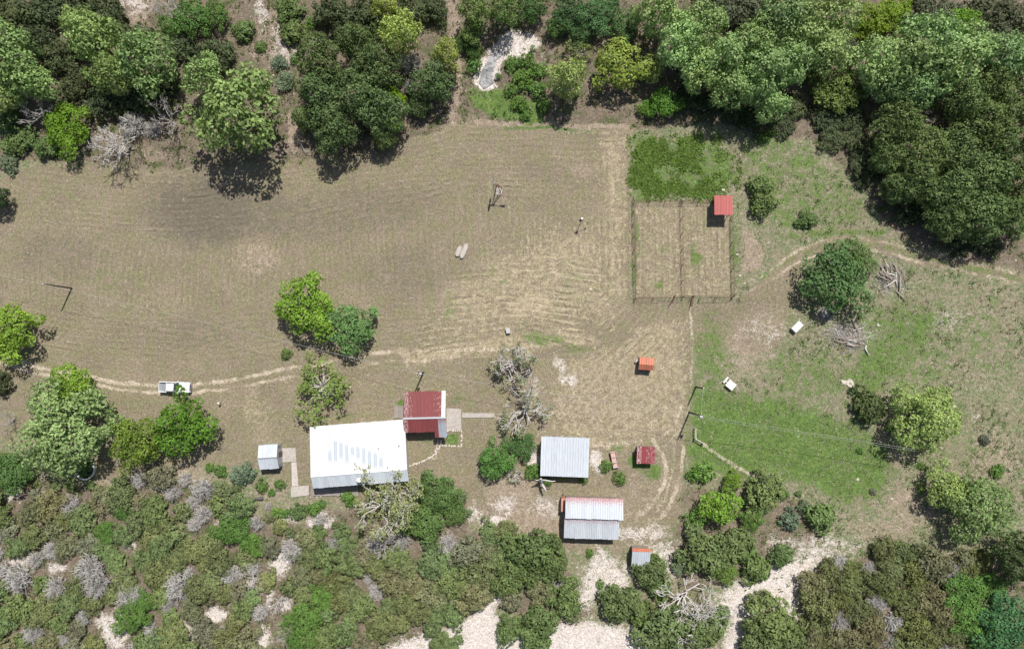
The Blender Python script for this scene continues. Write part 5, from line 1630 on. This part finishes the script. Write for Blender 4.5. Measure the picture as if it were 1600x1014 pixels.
# corner rails of an old fence under the oaks
a = at(474, 231)
o = thing('old_rail_fence', (a.x, a.y, 0), 0, 'bent low pipe rail at the foot of the oak grove', 'fence')
for q, nm in (([(0, 0, .9), (.75, -1.0, .9)], 'rail'), ([(.75, -1.0, .9), (2.2, -.95, .9)], 'rail'), ([(0, 0, -.1), (0, 0, 1)], 'post'), ([(.75, -1.0, -.1), (.75, -1.0, 1)], 'post'), ([(2.2, -.95, -.1), (2.2, -.95, 1)], 'post')):
    MB().tube(q, .05, 6).build(nm, M_STEEL, o)

# ------------------------------------------------------------------ pen fences
def fence(pts, label, h=1.45, gap=2.4, rails=(.45, .9, 1.4), skip=()):
    """posts along a line of photo points, rails and drooping wire panel between them"""
    P = [at(*q) for q in pts]
    o = thing('pen_fence', P[0], 0, label, 'fence', 'fences of the double pen')
    post = MB().tube([(0, 0, -.15), (0, 0, h)], .055, 6).mesh('post', M_RUST)
    for a_, b_ in zip(P[:-1], P[1:]):
        L = (b_-a_).length
        n_ = max(1, round(L/gap))
        for i in range(n_+1):
            q = a_.lerp(b_, i/n_)-P[0]
            if i or a_ is P[0]: link('post', post, o, q+Vector((rs.uniform(-.04, .04), rs.uniform(-.04, .04), rs.uniform(-.1, .05))))
        d = (b_-a_)
        for z in rails:
            r_ = MB().tube([(0, 0, 0), (d.x*.5, d.y*.5, -.02), (d.x, d.y, 0)], .026 if z == rails[-1] else .014, 4)
            r_.build('rail', M_RUST, o, (a_-P[0])+Vector((0, 0, z)))
        # upright pickets of the wire panel
        m_ = MB()
        k_ = int(L/.30)
        for i in range(k_):
            q = a_.lerp(b_, i/k_)-P[0]
            m_.tube([(q.x, q.y, .05), (q.x, q.y, rails[-1])], .006, 3, False)
        w__ = m_.build('wire_panel', M_RUST, o)
        w__['kind'] = 'stuff'
    return o


fence([(989, 312), (990, 390), (992, 466)], 'left fence of the double pen along the mown field')
fence([(1064, 316), (1065.5, 390), (1067, 464)], 'middle fence dividing the double pen')
fence([(1142, 340), (1143, 400), (1144.5, 463)], 'right fence of the double pen beside bare soil')
fence([(991, 315.5), (1062, 316.5)], 'upper fence of the left pen under the green weeds')
fence([(1066, 316.5), (1115, 316)], 'upper fence of the right pen left of red shelter')
fence([(993, 467), (1047, 466)], 'lower fence of the left pen left of its gate')
fence([(1053, 466.5), (1078, 466.5)], 'short lower fence between the two open pen gates')
fence([(1092, 467), (1142, 466)], 'lower fence of the right pen right of its gate')
for (x0, y0, x1, y1, lb) in ((1053, 463, 1045.5, 477, 'open pipe gate of the left pen'), (1082, 463, 1079, 479, 'open pipe gate of the right pen')):
    a_, b_ = at(x0, y0), at(x1, y1)
    d = b_-a_
    o = thing('pen_gate', a_, 0, lb, 'gate', 'gates of the double pen')
    MB().tube([(0, 0, -.15), (0, 0, 1.5)], .07, 6).build('post', M_RUST, o)
    for z in (.25, .6, .95, 1.3): MB().tube([(0, 0, z), (d.x, d.y, z)], .03, 5).build('rail', M_RUST, o)
    for t in (.05, 1.0): MB().tube([(d.x*t, d.y*t, .2), (d.x*t, d.y*t, 1.35)], .03, 5).build('upright', M_RUST, o)
# leaning rail pieces at the meadow corner
a = at(1085, 669)
o = thing('fallen_rails', (a.x, a.y, 0), 0, 'weathered corner rails of broken fence below the transformer pole', 'fence')
for q, nm, r_ in (([(0, 0, 1.0), (.0, -1.7, .95)], 'rail', .09), ([(0, -1.7, .95), (1.2, -2.4, .95)], 'rail', .08), ([(0, 0, -.1), (0, 0, 1.2)], 'post', .1), ([(0, -1.7, -.1), (0, -1.7, 1.2)], 'post', .1), ([(1.2, -2.4, -.1), (1.2, -2.4, 1.1)], 'post', .09)):
    MB().tube(q, r_, 6).build(nm, M_DEAD, o)
p0 = at(1097, 693)
o = thing('wire_fence', p0, 0, 'old wire fence running down right from the broken corner rails', 'fence')
FP = [at(*q)-p0 for q in ((1097, 693), (1115, 707), (1133, 719), (1152, 731), (1172, 743))]
for q in FP: MB().tube([(q.x, q.y, -.1), (q.x, q.y, 1.15)], .05, 5).build('post', M_DARKWOOD, o)
for z in (.4, .75, 1.1): MB().tube([q+Vector((0, 0, z)) for q in FP], .012, 3).build('wire', M_STEEL, o)

# ------------------------------------------------------------------ heaps of logs and brush
def log_heap(px, py, n_, R, ang, label, big=.16):
    a_ = at(px, py)
    o = thing('log_heap', (a_.x, a_.y, 0), 0, label, 'log heap')
    r = random.Random(int(px*7+py))
    for i in range(n_):
        t = ang+r.gauss(0, .55)
        L = R*r.uniform(.35, 1.1)
        c_ = Vector((r.gauss(0, R*.33), r.gauss(0, R*.33), r.uniform(.08, .45)))
        u = Vector((math.cos(t), math.sin(t), r.gauss(0, .10)))
        w_ = Vector((r.gauss(0, .15), r.gauss(0, .15), r.uniform(0, .1)))
        ra = big*r.uniform(.3, 1.0)
        MB().tube([c_-u*L/2, c_+w_, c_+u*L/2], [ra, ra*.9, ra*.55], 6).build('log', r.choice((M_DEAD, M_LOG, M_LOG)), o, None, True)
    b_ = MB()
    for i in range(220):
        t = ang+r.gauss(0, .9)
        c_ = Vector((r.gauss(0, R*.42), r.gauss(0, R*.42), r.uniform(.03, .3)))
        u = Vector((math.cos(t), math.sin(t), r.gauss(0, .12)))*R*r.uniform(.15, .4)
        b_.tube([c_-u/2, c_+u/2], .022, 3, False)
    s_ = b_.build('brush', M_TWIG, o)
    s_['kind'] = 'stuff'


log_heap(1388, 432, 28, 3.5, R_(-55), 'heap of grey dead logs right of the large bluish tree')
log_heap(1332, 526, 26, 3.2, R_(-25), 'heap of split grey logs below the large bluish tree')
log_heap(1310, 520, 8, 2.4, R_(-10), 'thin brush strewn left of the split log heap', .06)
a = at(1335, 508)
o = MB().tube([(-.35, 1.0, .22), (.0, 0, .24), (.35, -1.0, .22)], [.2, .26, .28], 8).build('fallen_log', M_LOG, None, (a.x, a.y, 0), True)
tag(o, 'single thick grey log lying above the split log heap', 'log')
a = at(1290, 490)
b = MB()
r = random.Random(3)
for i in range(60):
    c_ = Vector((r.gauss(0, .75), r.gauss(0, .55), r.uniform(.0, .12)))
    t = r.uniform(0, 6.28)
    s_ = r.uniform(.08, .25)
    u = Vector((math.cos(t), math.sin(t), r.gauss(0, .3)))*s_
    b.tube([c_-u, c_+u], [s_*.35, s_*.3], 5)
ash = empty('ash_heap', (a.x, a.y, 0))
b.build('debris', simple('pale_ash_and_char', (.36, .34, .32), .9, .6, 3), ash)['kind'] = 'stuff'
MB().lathe([(1.5, -.1), (1.2, .04), (.6, .08), (.02, .1)], 14).build('ash_bed', simple('grey_ash', (.19, .18, .17), .95, .5, 3), ash)
tag(ash, 'ash and charred debris in the shade of the bluish tree', 'ash heap')

# ------------------------------------------------------------------ ground cover nobody could count
def tufts(name, n_, weight, h0, h1, spread, blades, mat, label, seed, colr, flat=False, box=None, wid=.05):
    rs_ = np.random.RandomState(seed)
    x0, x1, y0, y1 = box or (-15, 1615, -15, 1030)
    px, py = rs_.uniform(x0, x1, n_*8), rs_.uniform(y0, y1, n_*8)
    w, x, y, z = gsample(weight, px, py)
    k = np.where(rs_.rand(len(w)) < w)[0][:n_]
    x, y, z = x[k], y[k], z[k]
    N_ = len(x)
    X = np.repeat(np.stack([x, y, z], -1), blades, 0)
    M_ = len(X)
    t = rs_.uniform(0, 2*np.pi, M_)
    sc = np.repeat(rs_.uniform(.6, 1.4, N_), blades)
    hh = rs_.uniform(h0, h1, M_)*sc
    rad = rs_.uniform(.1, 1, M_)*spread*sc
    base = X+np.stack([np.cos(t)*rad*.45, np.sin(t)*rad*.45, np.zeros(M_)], -1)
    tip = X+np.stack([np.cos(t)*rad*1.25, np.sin(t)*rad*1.25, hh], -1)
    sd = np.stack([-np.sin(t), np.cos(t), np.zeros(M_)], -1)*(wid*sc)[:, None]
    mid = (base+tip)/2+np.array([0, 0, 1.0])*(hh*.22)[:, None]
    V_ = np.stack([base, mid+sd, tip, mid-sd], 1).reshape(-1, 3)
    tint = np.repeat(np.clip(np.repeat(rs_.rand(N_), blades)*.6+rs_.rand(M_)*.4, 0, 1), 4)
    o = link(name, np_mesh(name, V_, np.arange(4*M_).reshape(M_, 4), mat, dict(tint=tint)))
    o.color = (*colr, 1)
    tag(o, label, kind='stuff')
    return o


out_field = np.clip(1-m_field, 0, 1)
tufts('weed_growth', 3000, np.clip(poly([(989, 204), (1060, 212), (1130, 222), (1152, 246), (1150, 285), (1112, 304), (990, 309)], 12)*ss(fbm(gx, gy, 2.0, 8), .36, .62)*(1-.75*poly([(1060, 225), (1110, 228), (1150, 250), (1130, 262), (1080, 250)], 10)), 0, 1), .08, .26, .40, 6, M_LEAF, 'dense bright green weeds above the pens', 3, (.185, .295, .062), box=(980, 1165, 195, 315), wid=.10)
tufts('meadow_weeds', 12000, np.clip((m_green*1.1-.1)*out_field*(fbm(gx, gy, 3, 12)*1.6-.3), 0, 1), .05, .18, .22, 5, M_LEAF, 'green weeds scattered over the meadows', 4, (.18, .27, .07), wid=.05)
tufts('weed_clumps', 2600, np.clip(m_rough*(1-m_green)*(1-m_wood)*(1-m_lime)*np.where(gpx > 1140, 1, 0)*ss(fbm(gx, gy, 7, 41), .42, .68), 0, 1), .12, .4, .42, 11, M_LEAF, 'pale green weed clumps dotting the right meadow', 14, (.21, .27, .12), wid=.05)
tufts('dry_grass', 16000, np.clip(m_rough*(1-m_lime)*(fbm(gx, gy, 4, 14)*1.8-.45), 0, 1), .06, .2, .26, 5, M_LEAF, 'dry straw coloured grass of the rough meadows', 5, (.50, .44, .33), wid=.032)
tufts('undergrowth', 9000, np.clip(m_wood*(1-m_lime)*(fbm(gx, gy, 5, 15)*1.9-.6), 0, 1), .10, .34, .34, 6, M_LEAF, 'low undergrowth beneath the trees', 6, (.14, .19, .055), wid=.08)
tufts('leaf_litter', 9000, np.clip(m_wood*(fbm(gx, gy, 4, 25)*1.5-.3), 0, 1), .02, .10, .34, 4, M_LEAF, 'dry twigs and litter beneath the trees', 7, (.36, .30, .24), wid=.03)
tufts('cut_hay', 24000, np.clip((m_straw*1.5-.35)*m_field*(.6+.4*np.sin(mow_u*2*np.pi/1.05))*(fbm(gx, gy, 4, 16)*1.8-.4), 0, 1), .01, .06, .30, 4, M_LEAF, 'cut hay lying in lines on the mown field', 8, (.52, .44, .31), wid=.025)
# limestone rubble
rs_ = np.random.RandomState(44)
px, py = rs_.uniform(-10, 1610, 60000), rs_.uniform(-10, 1025, 60000)
w, x, y, z = gsample(np.clip(m_lime*1.1-.15, 0, 1)**1.3*.55+.006*out_field, px, py)
k = np.where(rs_.rand(len(w)) < w)[0][:6500]
x, y, z = x[k], y[k], z[k]
n_ = len(x)
sz = np.exp(rs_.normal(-2.35, .5, n_)).clip(.04, .34)
octa = np.array([(1, 0, 0), (.4, .8, .05), (-.7, .6, 0), (-.9, -.4, .05), (.3, -.9, 0), (.1, .05, .75), (0, 0, -.5)])
of = np.array([(0, 1, 5), (1, 2, 5), (2, 3, 5), (3, 4, 5), (4, 0, 5)])
th = rs_.uniform(0, 6.28, n_)
cx, sx = np.cos(th), np.sin(th)
oc = octa[None]*sz[:, None, None]*rs_.uniform(.7, 1.25, (n_, 7, 1))
RV = np.stack([oc[..., 0]*cx[:, None]-oc[..., 1]*sx[:, None]+x[:, None], oc[..., 0]*sx[:, None]+oc[..., 1]*cx[:, None]+y[:, None], oc[..., 2]+z[:, None]], -1).reshape(-1, 3)
RF = (of[None]+7*np.arange(n_)[:, None, None]).reshape(-1, 3)
tag(link('limestone_rubble', np_mesh('limestone_rubble', RV, RF, M_STONE)), 'loose pale limestone rubble on bare ground', kind='stuff')
print('TREES', N_TREE[0])
